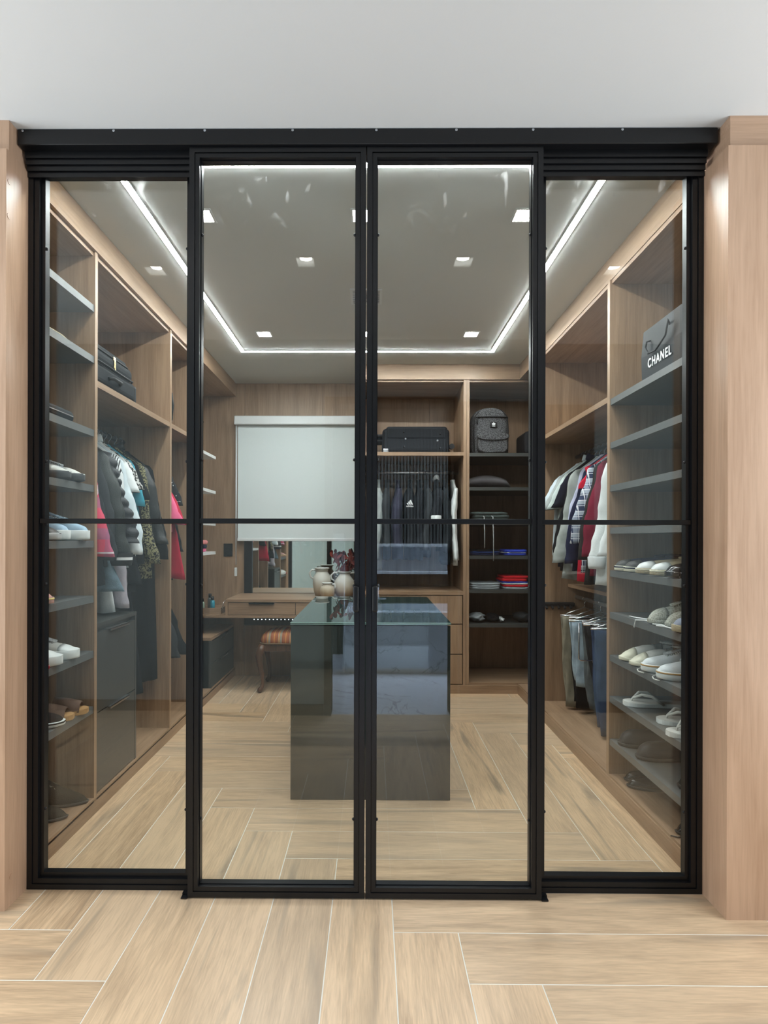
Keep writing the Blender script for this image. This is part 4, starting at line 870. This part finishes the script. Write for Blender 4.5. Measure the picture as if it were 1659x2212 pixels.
for k, q in enumerate((((1.17, 2.57, 0), (1.17, 2.50, .003), (1.185, 2.42, .006), (1.2, 2.40, .004)), ((1.145, 2.47, -.035), (1.150, 2.465, -.002), (1.165, 2.41, .004), (1.18, 2.34, .004)), ((1.160, 2.335, .0), (1.165, 2.29, .004), (1.175, 2.24, .005)), ((1.152, 2.29, .0), (1.160, 2.24, .004), (1.165, 2.15, .004)))):
    t = thing('shoelace', ('white shoelace end on the sixth right shelf, far one', 'white shoelace hanging over the edge of the sixth right shelf', 'white shoelace end on the sixth right shelf, third from the far panel', 'white shoelace end on the sixth right shelf, near one')[k], 'shoelace', (q[0][0], q[0][1], RSH[5]+.0155), 0, 'loose white laces')
    bm = bmesh.new(); tube(bm, [(a, b, RSH[5]+.019+c) for a, b, c in q], .003, 6); obj('lace', bm, 'white', t)
for k, y in enumerate((2.615, 2.51)):
    shoe('clog', 'off-white clog with cream toe, %s of the pair' % ('farther', 'nearer')[k], 'clog', on(RSH[6], y, 'R', .0), Rg-.15, gr, OFFW, CREAM, st=.020, toecap=CREAM, H=((0, .05), (.2, .075), (.38, .08), (.45, .066), (.6, .07), (.78, .055), (.92, .035), (1, .018)), strap=(.40, .52), stitch=fab('grey_strap', (.2, .2, .19)))
for k, y in enumerate((2.40, 2.27)):
    shoe('sneaker', 'white canvas sneaker with tan stripe and untied laces, %s of the pair' % ('farther', 'nearer')[k], 'sneaker', on(RSH[6], y, 'R', .0), Rg-.15, gr, fab('canvas_white', (.66, .69, .70)), WRUB, st=.034, band=GUMS, laces=OFFW, tongue=MESHG, H=((0, .085), (.15, .095), (.38, .088), (.52, .08), (.7, .064), (.85, .055), (.95, .048), (1, .034)),
         untied=[[(-.01, -.05, .003), (.012, -.02, .003), (.02, .02, .003), (.005, .045, .003)]])
for k, (y, a) in enumerate(((2.60, -.15), (2.35, -.2), (2.19, .05))):
    sandal('white thong flip-flop, %s on the eighth right shelf' % ('farthest', 'middle one', 'nearest')[k], on(RSH[7], y, 'R', (.015, .05, .0)[k]), Rg+a, gr, WRUB, OFFW, L=.27, thong=True, foot=OFFW, name='flip_flop', cat='flip-flop')
for k, y in enumerate((2.66, 2.50)):
    shoe('loafer', 'dark grey loafer, %s on the ninth right shelf' % ('farther', 'nearer')[k], 'shoe', on(RSH[8], y, 'R', .02+.01*k), Rg-.1, gr, fab('grey_leather', (.028, .028, .030), .45, .1, .1, .3), DSOLE, st=.016, H=((0, .08), (.12, .085), (.38, .08), (.5, .075), (.68, .07), (.84, .066), (.95, .05), (1, .022)))
shoe('loafer', 'dark suede shoe deep in the near half of the ninth right shelf', 'shoe', on(RSH[8], 2.2, 'R', .06), Rg-.1, gr, SUEDE, DSOLE, st=.016)
HD = ((0, .07), (.12, .075), (.38, .07), (.5, .066), (.68, .05), (.84, .042), (.95, .036), (1, .018))
for k, (y, dx, w) in enumerate(((2.67, .03, 'farthest'), (2.60, .012, 'second from the far panel'), (2.19, .015, 'farther of the laced near pair'), (2.10, .01, 'nearest of all'))):
    shoe('dress_shoe', 'black polished dress shoe on the right base board, '+w, 'shoe', (XR+.012+dx, y, .0805), Rg-.15, gr, LBLK, DSOLE, wt=WP, st=.012, H=HD, laces=LBLK if k > 1 else None, heel=1,
         untied=[[(-.16, .0, .06), (-.08, .05, .02), (.0, .035, .004), (.03, .03, .004)]] if k > 1 else None)
# ------------------------------------------------------------------ bags
def suitcase_left():
    y0, y1, z0 = 2.60, 2.97, 1.9215
    t = thing('suitcase', 'black soft suitcase lying on the top left shelf with gold zip pull', 'suitcase', (-1.5, 2.78, z0))
    X0, X1 = -1.76, -1.255
    obj('body', rbox(X0, X1, 2.50, 2.975, z0+.008, z0+.115, .03, 4), 'nylon', t)
    obj('lid', rbox(X0+.01, X1-.012, 2.51, 2.965, z0+.108, z0+.185, .03, 4), 'nylon', t)
    obj('front_pocket', rbox(X0+.05, X1-.03, 2.54, 2.93, z0+.175, z0+.215, .018, 3), 'nylon', t)
    bm = bmesh.new(); tube(bm, [(X1-.02, 2.53, z0+.11), (X1+.002, 2.56, z0+.11), (X1+.002, 2.92, z0+.11), (X1-.02, 2.95, z0+.11)], .005, 6); tube(bm, [(X1-.028, 2.55, z0+.178), (X1-.018, 2.58, z0+.178), (X1-.018, 2.90, z0+.178), (X1-.028, 2.93, z0+.178)], .005, 6); obj('piping', bm, 'rubber', t)
    bm = bmesh.new(); tube(bm, [(X1, 2.66, z0+.055), (X1+.016, 2.68, z0+.06), (X1+.016, 2.76, z0+.06), (X1, 2.78, z0+.055)], .009, 8); obj('handle', bm, 'rubber', t)
    z = z0+.178; zp = obj('zip_pull', bx((X1-.016, X1-.010, 2.735, 2.757, z-.012, z+.006), (X1-.012, X1-.008, 2.738, 2.754, z-.045, z-.010)), 'gold', t)
    bm = bmesh.new(); tube(bm, [(X1-.009, 2.746+.006*math.cos(a), z-.050+.008*math.sin(a)) for a in [i*PI/6 for i in range(12)]], .002, 6, True); obj('ring', bm, 'gold', zp)
    bm = bmesh.new(); tube(bm, [(X1-.10, 2.60, z0+.215), (X1-.09, 2.66, z0+.232), (X1-.08, 2.74, z0+.23), (X1-.07, 2.80, z0+.215)], .003, 6); obj('cord', bm, TAN, t)
    obj('corner_guard', rbox(X1-.04, X1+.002, 2.94, 2.979, z0+.008, z0+.10, .012, 2), 'rubber', t)
suitcase_left()
t = thing('handbag', 'black rounded bag standing on the narrow left bay shelf', 'bag', (-1.34, 3.52, 1.9215))
obj('body', rbox(-1.72, -1.255, 3.45, 3.57, 1.9215, 2.16, .055, 5), LEA, t); bm = bmesh.new(); tube(bm, [(-1.26, 3.51, 1.96), (-1.25, 3.51, 2.05), (-1.26, 3.51, 2.13)], .006, 6); obj('side_trim', bm, 'rubber', t)
def suitcase_back():
    a, b = at_y(826, 976, 4.50), at_y(972, 920, 4.50); z0 = 1.9085; x0, x1, h = a.x, b.x, .20
    t = thing('suitcase', 'black suitcase lying on the back wall shelf with side feet and wheels', 'suitcase', ((x0+x1)/2, 4.6, z0))
    obj('shell', rbox(x0, x1, 4.50, 4.86, z0, z0+h, .035, 4), 'nylon', t)
    obj('lid', rbox(x0+.03, x1-.02, 4.496, 4.85, z0+.105, z0+h+.012, .02, 3), 'nylon', t)
    for px, py in ((872, 933), (951, 937), (873, 965), (951, 968), (876, 948), (945, 952)):
        p = at_y(px, py, 4.495); bm = bmesh.new(); bmesh.ops.create_uvsphere(bm, u_segments=10, v_segments=6, radius=.008, matrix=Matrix.Translation((p.x, 4.496, p.z))); obj('stud', bm, 'screw' if px in (876, 945) else 'rubber', t)
    obj('handle', rbox(x0-.055, x0+.03, 4.56, 4.76, z0+.135, z0+.16, .008, 2), 'rubber', t); obj('handle', rbox(x0-.075, x0+.01, 4.58, 4.74, z0+.10, z0+.125, .008, 2), 'rubber', t)
    for y in (4.53, 4.80):
        bm = bmesh.new(); bmesh.ops.create_cone(bm, cap_ends=True, segments=16, radius1=.022, radius2=.022, depth=.03, matrix=Matrix.Translation((x1+.018, y, z0+.055)) @ Matrix.Rotation(PI/2, 4, 'X')); obj('wheel', bm, 'rubber', t)
    obj('corner_guard', rbox(x0+.005, x0+.05, 4.497, 4.54, z0, z0+.035, .008, 2), 'screw', t)
suitcase_back()
def backpack():
    a, b = at_y(1019, 978, 4.52), at_y(1102, 881, 4.52); x0, x1, z0, z1 = a.x, b.x, BSH[0]+.0135, b.z; cx = (x0+x1)/2; w = (x1-x0)/2; h = z1-z0
    MEL = speckle('melange', (.035, .035, .038), (.12, .12, .125), 190, .5, .9)
    t = thing('backpack', 'grey melange backpack with black emblem patch on the back wall shelf', 'backpack', (cx, 4.6, z0))
    bm = bmesh.new(); rg = []
    for z, kw in ((0, .90), (.03, .98), (.2, 1), (.5, .99), (.72, .98), (.86, .90), (.94, .74), (.985, .5), (1, .3)):
        rg.append([(cx+w*kw*sgnpow(math.cos(2*PI*k/28), .5), 4.62+.11*(.8+.2*kw)*sgnpow(math.sin(2*PI*k/28), .5), z0+h*z) for k in range(28)])
    loft(bm, rg); obj('body', bm, MEL, t)
    bm = bmesh.new(); rg = []
    for y, g in ((4.515, 1), (4.488, .97), (4.480, .88)):
        zz = z0+h*.22; ww, hh = w*.80*g, h*.21*g
        rg.append([(cx+.01+ww*sgnpow(math.cos(2*PI*k/24), .45), y, zz+hh*sgnpow(math.sin(2*PI*k/24), .45)+.004*math.sin(k*2.1)) for k in range(24)])
    loft(bm, rg); obj('front_pocket', bm, MEL, t)
    bm = bmesh.new(); rg = []
    for y, g in ((4.484, 1), (4.470, .97), (4.466, .9)):
        zz = z0+h*.375; ww, hh = w*.84*g, h*.055*g
        rg.append([(cx+.01+ww*sgnpow(math.cos(2*PI*k/24), .45), y, zz+hh*sgnpow(math.sin(2*PI*k/24), .5)-.012*math.cos(PI*.5*math.cos(2*PI*k/24))*(1 if math.sin(2*PI*k/24) < 0 else 0)) for k in range(24)])
    loft(bm, rg); obj('pocket_flap', bm, MEL, t)
    bm = bmesh.new(); zt = z0+h*.80; tube(bm, [(cx-w*.80, 4.512, zt-.004), (cx-w*.4, 4.506, zt), (cx+w*.4, 4.506, zt), (cx+w*.86, 4.512, zt-.003)], .005, 8); obj('zip', bm, 'rubber', t)
    bm = bmesh.new(); tube(bm, [(cx-w*.74, 4.505, zt-.006), (cx-w*.74, 4.50, zt-.06)], .005, 6); obj('zip_pull', bm, 'rubber', t)
    for s in (-1, 1):
        bm = bmesh.new(); tube(bm, [(cx+s*w*.86, 4.52, z0+.02), (cx+s*w*.90, 4.515, z0+h*.5), (cx+s*w*.86, 4.52, z0+h*.8), (cx+s*w*.55, 4.53, z0+h*.955), (cx, 4.535, z0+h*.985)], .004, 6); obj('piping', bm, 'rubber', t)
    bm = bmesh.new(); tube(bm, [(cx-.03, 4.66, z1-.02), (cx-.02, 4.66, z1+.012), (cx+.02, 4.66, z1+.012), (cx+.03, 4.66, z1-.02)], .006, 8); obj('grab_loop', bm, 'rubber', t)
    pc = at_y(1066, 917, 4.507); pt = obj('patch', rbox(pc.x-.027, pc.x+.027, 4.500, 4.507, pc.z-.022, pc.z+.018, .002, 1), 'rubber', t)
    bm = bmesh.new()
    for ang, ln in ((0, .022), (.75, .019), (-.75, .019)):
        m_ = Matrix.Translation((0, -.005, 0)) @ Matrix.Rotation(-ang, 4, 'Z'); pts = []
        for k in range(14):
            f = k/13*2*PI; pts.append(m_ @ Vector((.0055*math.sin(f)*(1.1 if ang == 0 else .95), ln*(.5-.5*math.cos(f)), 0)))
        prism(bm, [(p.x, p.y) for p in pts[:-1]], 0, .0008)
    for k in range(2): prism(bm, [(-.013+.002*k, -.0055-.0035*k), (.013-.002*k, -.0055-.0035*k), (.013-.002*k, -.0035-.0035*k), (-.013+.002*k, -.0035-.0035*k)], .0008, .0014)
    bmesh.ops.transform(bm, verts=bm.verts[:], matrix=Matrix.Translation((pc.x, 4.500, pc.z-.001)) @ Matrix.Rotation(PI/2, 4, 'X')); obj('emblem', bm, 'print_white', pt)
    tx = text('adidas', .009, pt, 'print_white'); tx.matrix_local = Matrix.Translation(Vector((pc.x, 4.4995, pc.z-.016))-root_loc(pt)) @ Matrix.Rotation(PI/2, 4, 'X')
backpack()
def paper_bag():
    X = XR+.045; a, b = at_x(1387, 824, X), at_x(1478, 768, X); y1, y0 = a.y, b.y; z0 = RSH[0]+.0155; z1 = z0+.235
    t = thing('shopping_bag', 'black glossy paper shopping bag with white lettering on the top right shelf', 'paper bag', (X+.06, (y0+y1)/2, z0))
    P = mat('black_paper', (.011, .0125, .014), .5, 0, .14)
    bm = bmesh.new(); loft(bm, [[(X, y0, z0), (X+.12, y0, z0), (X+.12, y1, z0), (X, y1, z0)], [(X-.004, y0, z0+.12), (X+.125, y0, z0+.12), (X+.125, y1, z0+.12), (X-.004, y1, z0+.12)], [(X+.004, y0+.004, z1), (X+.11, y0+.004, z1), (X+.11, y1-.004, z1), (X+.004, y1-.004, z1)], [(X+.007, y0+.007, z1-.001), (X+.107, y0+.007, z1-.001), (X+.107, y1-.007, z1-.001), (X+.007, y1-.007, z1-.001)], [(X+.01, y0+.01, z0+.02), (X+.1, y0+.01, z0+.02), (X+.1, y1-.01, z0+.02), (X+.01, y1-.01, z0+.02)]], True, False); obj('body', bm, P, t)
    ya, yb = at_x(1402, 740, X).y, at_x(1446, 690, X).y; bm = bmesh.new()
    tube(bm, [(X+.004, yb, z1-.05), (X-.010, yb-.004, z1-.03), (X-.014, yb-.012, z1-.05), (X-.014, yb+.004, z1-.09), (X-.014, (ya+yb)/2, z1-.125), (X-.014, ya-.02, z1-.118), (X-.014, ya+.004, z1-.085), (X-.010, ya, z1-.06), (X+.002, ya-.012, z1-.06)], .004, 8); obj('cord_handle', bm, 'rubber', t)
    c = at_x(1423, 772, X-.006); tx = text('CHANEL', .054, t, 'print_white', bold=.022, gap=1.22); tx.matrix_local = Matrix.Translation(Vector((X-.0048, c.y, c.z))-root_loc(t)) @ Matrix(((0, 0, -1, 0), (-1, 0, 0, 0), (0, 1, 0, 0), (0, 0, 0, 1))) @ Matrix.Diagonal((.80, 1, 1, 1))
paper_bag()
# ------------------------------------------------------------------ back right shelves: folded things
def folded(name, label, cat, px0, px1, z, layers, y=4.50, dp=.30, seed=1, group='folded clothes on the back shelves'):
    R = random.Random(seed); x0, x1 = at_y(px0, 1164, y).x, at_y(px1, 1164, y).x
    t = thing(name, label, cat, ((x0+x1)/2, y+dp/2, z), 0, group)
    for k, (m, h) in enumerate(layers):
        bm = bmesh.new(); e = R.uniform(-.008, .008); n = 30; rg = []
        for f, g in ((0, .97), (.2, 1), (.8, 1), (1, .95)):
            rg.append([((x0+x1)/2+e+(x1-x0)/2*g*sgnpow(math.cos(2*PI*i/n), .35), y+dp/2+dp/2*g*sgnpow(math.sin(2*PI*i/n), .35), z+h*f+.003*math.sin(i*1.3+k)*f) for i in range(n)])
        loft(bm, rg); obj('layer', bm, m, t); z += h
    return t
BRD, BBL = fab('flag_red', (.60, .02, .03)), fab('royal_blue', (.03, .06, .42)); BGR = fab('ash_folded', (.34, .37, .39))
b0 = [z+.0135 for z in BSH]
def pillow(label, px0, px1, z, h, m):
    x0, x1 = at_y(px0, 1164, 4.5).x, at_y(px1, 1164, 4.5).x; t = thing('cushion', label, 'cushion', ((x0+x1)/2, 4.66, z)); bm = bmesh.new(); rg = []
    for i in range(13):
        f = i/12; x = x0+(x1-x0)*f; hh = h*(.25+.75*math.sin(PI*(.12+.72*(1-f)))**.8)*(.35 if f > .97 else 1)
        rg.append([(x, 4.66+.14*math.cos(2*PI*k/16), z+hh/2+.5*hh*math.sin(2*PI*k/16)) for k in range(16)])
    loft(bm, rg); obj('cover', bm, m, t)
pillow('dark grey cushion lying on the second back right shelf', 1013, 1104, b0[1], .115, fab('cushion_grey', (.085, .08, .085)))
folded('trousers', 'dark green grey folded trousers with straps on the third back right shelf', 'trousers', 1018, 1102, b0[2], [(fab('green_grey', (.06, .075, .072), .85, .3), .028), (fab('green_grey', (.06, .075, .072)), .026), (fab('green_grey', (.06, .075, .072)), .022)], seed=2)
t = thing('strap', 'pair of thin grey straps hanging from the folded trousers on the third back shelf', 'strap', (at_y(1050, 1120, 4.44).x, 4.44, BSH[2]+.0155)); bm = bmesh.new()
for px, yb in ((1046, 1184), (1065, 1212)):
    p = at_y(px, 1110, 4.445); q = at_y(px+1, yb, 4.445); tube(bm, [(p.x, 4.52, BSH[2]+.06), (p.x, 4.45, BSH[2]+.05), (p.x+.004, 4.444, (p.z+q.z)/2), (q.x, 4.444, q.z)], .004, 6)
obj('webbing', bm, MESHG, t)
folded('jeans', 'thin navy folded clothes on the fourth back right shelf', 'clothes', 1017, 1084, b0[3], [(NAV, .018), (fab('deep_blue', (.02, .04, .13)), .016), (BLK, .01)], seed=3)
folded('shirt', 'bright royal blue folded shirt on the fourth back right shelf', 'shirt', 1094, 1142, b0[3], [(BBL, .02), (WHI, .004), (BBL, .022)], seed=4)
folded('shirt', 'light grey folded shirt on the fifth back right shelf', 'shirt', 1016, 1083, b0[4], [(BGR, .016), (BGR, .018), (BGR, .014)], seed=5)
folded('shirt_stack', 'folded red, white and blue shirts stacked on the fifth back right shelf', 'shirts', 1088, 1145, b0[4], [(BGR, .018), (BRD, .02), (WHI, .012), (BBL, .012), (BRD, .024), (BRD, .02)], seed=6)
def crumple(label, px0, px1, z, h, m, seed, name='cloth', cat='cloth'):
    R = random.Random(seed); x0, x1 = at_y(px0, 1164, 4.5).x, at_y(px1, 1164, 4.5).x; t = thing(name, label, cat, ((x0+x1)/2, 4.6, z), 0); bm = bmesh.new()
    bmesh.ops.create_uvsphere(bm, u_segments=24, v_segments=12, radius=1)
    for v in bm.verts:
        k = 1+.22*math.sin(v.co.x*5+seed)*math.sin(v.co.y*6+v.co.z*4)+.12*math.sin(v.co.x*13+v.co.z*9)
        v.co = Vector(((x0+x1)/2+v.co.x*(x1-x0)/2*k, 4.6+v.co.y*.1*k, z+h/2+v.co.z*h/2*(.9+.1*k)))
    zmin = min(v.co.z for v in bm.verts)
    for v in bm.verts: v.co.z += z-zmin; 
    for f in bm.faces: f.smooth = True
    obj('fabric', bm, m, t)
crumple('crumpled white and grey cap on the sixth back right shelf', 1018, 1052, b0[5], .075, BGR, 3, 'cap', 'cap'); crumple('crumpled black cloth between two pale ones on the sixth back right shelf', 1054, 1082, b0[5], .07, BLK, 5)
crumple('crumpled pale cloth in the middle of the sixth back right shelf', 1080, 1094, b0[5], .04, WHI, 8); crumple('dark grey cloth with neon tag at the right of the sixth shelf', 1116, 1150, b0[5], .08, CHA, 9)
t = thing('bag', 'black bag at the right end of the top back shelf beside the frame', 'bag', (1.27, 4.6, BSH[0]+.0135)); obj('body', rbox(1.215, 1.45, 4.5, 4.8, BSH[0]+.0135, BSH[0]+.20, .03, 3), 'nylon', t)
# ------------------------------------------------------------------ left corner: shelf things, tray, bottles
t = thing('boot', 'dark tall boot standing on the top marble shelf', 'boot', (-1.31, 4.12, 1.858)); bm = bmesh.new()
loft(bm, [[(-1.32+a*math.cos(2*PI*k/16)+sx, 4.12+.045*math.sin(2*PI*k/16), 1.858+z) for k in range(16)] for z, a, sx in ((0, .055, 0), (.02, .058, 0), (.06, .046, -.005), (.12, .045, 0), (.19, .055, .01), (.22, .062, .016))]); obj('shaft', bm, SUEDE, t)
obj('sole', rbox(-1.385, -1.255, 4.07, 4.17, 1.858, 1.868, .004, 1), DSOLE, t)
t = thing('hat', 'dark round hat box on the second marble shelf', 'box', (-1.33, 4.1, 1.588)); bm = bmesh.new(); lathe(bm, [(.07, 0), (.085, .01), (.088, .07), (.06, .10), (.02, .105)], 24, (-1.335, 4.1, 1.588)); obj('body', bm, 'nylon', t); t.name = 'round_box'
for k, (m, h, lab) in enumerate(((PINK, .026, 'rolled magenta cloth, lowest of the small pile on the lowest marble shelf'), (NAV, .028, 'rolled navy cloth in the middle of the small pile on the marble shelf'), (fab('salmon', (.75, .28, .28)), .032, 'rolled salmon pink cloth on top of the small pile on the marble shelf'))):
    z = 1.119+(0, .027, .056)[k]; t = thing('rolled_cloth', lab, 'cloth', (-1.31, 4.17, z), 0, 'rolled cloths'); obj('roll', rbox(-1.42, -1.262+.006*k, 4.06, 4.27, z, z+h, h*.45, 4), m, t)
t = thing('tray', 'brown wood tray with wire handle on the desk plate', 'tray', (-1.30, 4.6, .613))
obj('bottom', bx(-1.50, -1.215, 4.50, 4.70, .6125, .622), 'wood_x', t); obj('rim', bx((-1.50, -1.215, 4.50, 4.508, .622, .662), (-1.50, -1.215, 4.692, 4.70, .622, .662), (-1.50, -1.492, 4.508, 4.692, .622, .662), (-1.223, -1.215, 4.508, 4.692, .622, .662)), 'wood_x', t)
bm = bmesh.new()
for s in (0, .05): tube(bm, [(-1.212+s, 4.52, .64), (-1.205+s, 4.54, .70), (-1.20+s, 4.60, .725), (-1.205+s, 4.66, .70), (-1.212+s, 4.68, .64)], .003, 6)
obj('handle', bm, 'chrome', t)
for k, (x, y, m, h, lab) in enumerate(((-1.30, 4.56, mat('turquoise', (.02, .28, .38), .3), .115, 'turquoise bottle with black cap in the tray'), (-1.34, 4.63, mat('smoke', (.10, .11, .10), .2), .13, 'dark glass bottle behind the turquoise one'), (-1.38, 4.55, mat('pale_green', (.35, .45, .35), .3), .10, 'pale green bottle at the back of the tray'))):
    t = thing('bottle', lab, 'bottle', (x, y, .622), 0, 'bottles in the tray'); bm = bmesh.new(); lathe(bm, [(.001, 0), (.019, .001), (.019, h*.75), (.012, h*.85)], 16); obj('body', bm, m, t, False)
    bm = bmesh.new(); lathe(bm, [(.013, h*.85), (.013, h*1.1), (.001, h*1.1)], 14); obj('cap', bm, 'rubber', t, False)
# ------------------------------------------------------------------ stool
def stool():
    fx, fy = -.885, 4.40; W_, D_ = .50, .36; x0, y0 = fx-.015, fy+.03
    t = thing('stool', 'carved wood stool with striped orange seat and curved legs under the desk', 'stool', (x0+W_/2, y0+D_/2, 0))
    SW = wood('stool_wood', 2, (.05, .022, .012), (.13, .06, .03), .3)
    ST = pattern('stool_stripes', (.36, .12, .055), [(0, 11, .34, .05, (.30, .26, .20), 1), (0, 11, .10, .0, (.55, .24, .07), 1), (0, 11, .09, .42, (.55, .24, .07), 1), (0, 22, .06, .3, (.2, .06, .03), 1)])
    bm = bmesh.new(); rg = []
    for z, g in ((.385, .97), (.40, 1.0), (.425, .985), (.45, .93), (.468, .82), (.478, .62), (.482, .3)):
        rg.append([(x0+W_/2+W_/2*g*sgnpow(math.cos(2*PI*k/32), .4), y0+D_/2+D_/2*g*sgnpow(math.sin(2*PI*k/32), .4), z) for k in range(32)])
    loft(bm, rg); obj('seat', bm, ST, t)
    bm = bmesh.new(); tube(bm, [(x0+W_/2+(W_/2+.002)*sgnpow(math.cos(2*PI*k/40), .35), y0+D_/2+(D_/2+.002)*sgnpow(math.sin(2*PI*k/40), .35), .388+.002*(k % 2)) for k in range(40)], .006, 6, True); obj('braid', bm, fab('braid', (.16, .10, .06)), t)
    obj('apron', rbox(x0+.012, x0+W_-.012, y0+.012, y0+D_-.012, .325, .384, .008, 2), SW, t)
    for sx in (0, 1):
        for sy in (0, 1):
            bx_, by_ = x0+(.03 if sx == 0 else W_-.03), y0+(.03 if sy == 0 else D_-.03); ox, oy = (-1 if sx == 0 else 1), (-1 if sy == 0 else 1)
            pts = [(0, .372, .030), (.016, .335, .032), (.026, .29, .028), (.018, .22, .022), (.004, .14, .017), (-.002, .08, .014), (.006, .045, .016), (.020, .022, .021), (.030, .012, .012)]
            bm = bmesh.new(); tube(bm, [(bx_+ox*a, by_+oy*a, z) for a, z, r in pts], [r for a, z, r in pts], 12); obj('leg', bm, SW, t)
stool()
# ------------------------------------------------------------------ jugs and dried flowers on the desk
def ceramic():
    m = bpy.data.materials.new('two_tone_ceramic'); m.use_nodes = True; nt = m.node_tree; b = nt.nodes['Principled BSDF']; b.inputs['Roughness'].default_value = .45
    tc = nt.nodes.new('ShaderNodeTexCoord'); sp = nt.nodes.new('ShaderNodeSeparateXYZ'); nt.links.new(tc.outputs['Object'], sp.inputs[0])
    n = nd(nt, 'ShaderNodeTexNoise', Scale=14., Detail=3.); nt.links.new(tc.outputs['Object'], n.inputs['Vector'])
    f = math_(nt, 'ADD', math_(nt, 'MULTIPLY', sp.outputs[2], 5.0), math_(nt, 'MULTIPLY', n.outputs['Fac'], .45))
    r = nt.nodes.new('ShaderNodeValToRGB'); e = r.color_ramp.elements; e[0].position = .18; e[0].color = (.30, .20, .11, 1); e[1].position = .5; e[1].color = (.50, .42, .30, 1); k = e.new(1.0); k.color = (.62, .61, .55, 1)
    nt.links.new(f, r.inputs[0]); nt.links.new(r.outputs[0], b.inputs['Base Color']); return m
CER = ceramic(); GLZ = mat('white_glaze', (.66, .68, .66), .3)
def jug(label, loc, prof, handles, group='ceramic jugs on the desk'):
    t = thing('jug', label, 'jug', loc, 0, group); bm = bmesh.new(); lathe(bm, prof+[(prof[-1][0]-.006, prof[-1][1]-.001), (prof[-1][0]-.008, prof[-1][1]-.03)], 28); obj('body', bm, CER, t, False)
    r, z = prof[-1]; bm = bmesh.new(); tube(bm, [(r*math.cos(2*PI*k/24), r*math.sin(2*PI*k/24), z) for k in range(24)], .005, 8, True); obj('rim', bm, GLZ, t, False)
    for pts in handles:
        bm = bmesh.new(); tube(bm, pts, .008, 8); obj('handle', bm, GLZ, t, False)
    return t
ZD = .7375
p = at_y(696, 1250, 4.74); jug('tall cream jug with one looped handle on the desk', (p.x, 4.74, ZD), [(.045, 0), (.058, .004), (.072, .05), (.080, .11), (.074, .165), (.052, .195), (.048, .215), (.058, .235)], [[(-.050, 0, .218), (-.085, 0, .222), (-.105, 0, .195), (-.098, 0, .165), (-.075, 0, .145)]])
p = at_y(707, 1250, 4.60); jug('small round cream jug in front of the tall one', (p.x, 4.60, ZD), [(.035, 0), (.045, .003), (.058, .035), (.062, .062), (.052, .092), (.036, .107), (.040, .120)], [[(.036, 0, .112), (.060, 0, .110), (.066, 0, .09), (.058, 0, .075)]])
p = at_y(744, 1250, 4.72); pj = p.copy(); jug('wide cream jug with two looped handles holding dried flowers', (p.x, 4.72, ZD), [(.05, 0), (.066, .004), (.088, .045), (.094, .085), (.078, .135), (.05, .172), (.042, .19), (.050, .205)], [[(s*.046, 0, .195), (s*.085, 0, .20), (s*.112, 0, .175), (s*.108, 0, .145), (s*.082, 0, .128)] for s in (-1, 1)])
t = thing('dried_flowers', 'dark red dried leaf branches standing in the wide jug', 'flowers', (pj.x, 4.72, ZD+.10)); R = random.Random(5)
LM = fab('dried_red', (.16, .035, .028), .7, .5, .3); STM = fab('stem', (.10, .05, .03)); lf = None
for k in range(7):
    a = k*2.4; tip = Vector((.12*math.cos(a)*R.uniform(.6, 1), .07*math.sin(a), R.uniform(.20, .27))); bm = bmesh.new(); tube(bm, [(0, 0, -.02), tip*.4+Vector((0, 0, .03)), tip], .0022, 5); obj('stem', bm, STM, t, False)
    for j in range(5):
        f = .5+.125*j; c = tip*f+Vector((R.uniform(-.022, .022), R.uniform(-.02, .02), R.uniform(-.01, .02))); rr = R.uniform(.018, .029)
        if lf is None:
            bm = bmesh.new(); n = 10; cv = bm.verts.new((0, 0, .004)); ring = [bm.verts.new((.9*math.cos(2*PI*i/n), math.sin(2*PI*i/n)*1.1, .25*abs(math.cos(2*PI*i/n)))) for i in range(n)]; dn = bm.verts.new((0, 0, -.06))
            for i in range(n): bm.faces.new((cv, ring[i], ring[(i+1) % n])); bm.faces.new((dn, ring[(i+1) % n], ring[i]))
            lf = obj('leaf', bm, LM, t, False); o = lf
        else: o = lf.copy(); COL.objects.link(o); o.parent = t
        o.location = c; o.scale = (rr, rr, rr); o.rotation_euler = (R.uniform(.6, 2.2), R.uniform(-.6, .6), R.uniform(0, 6))
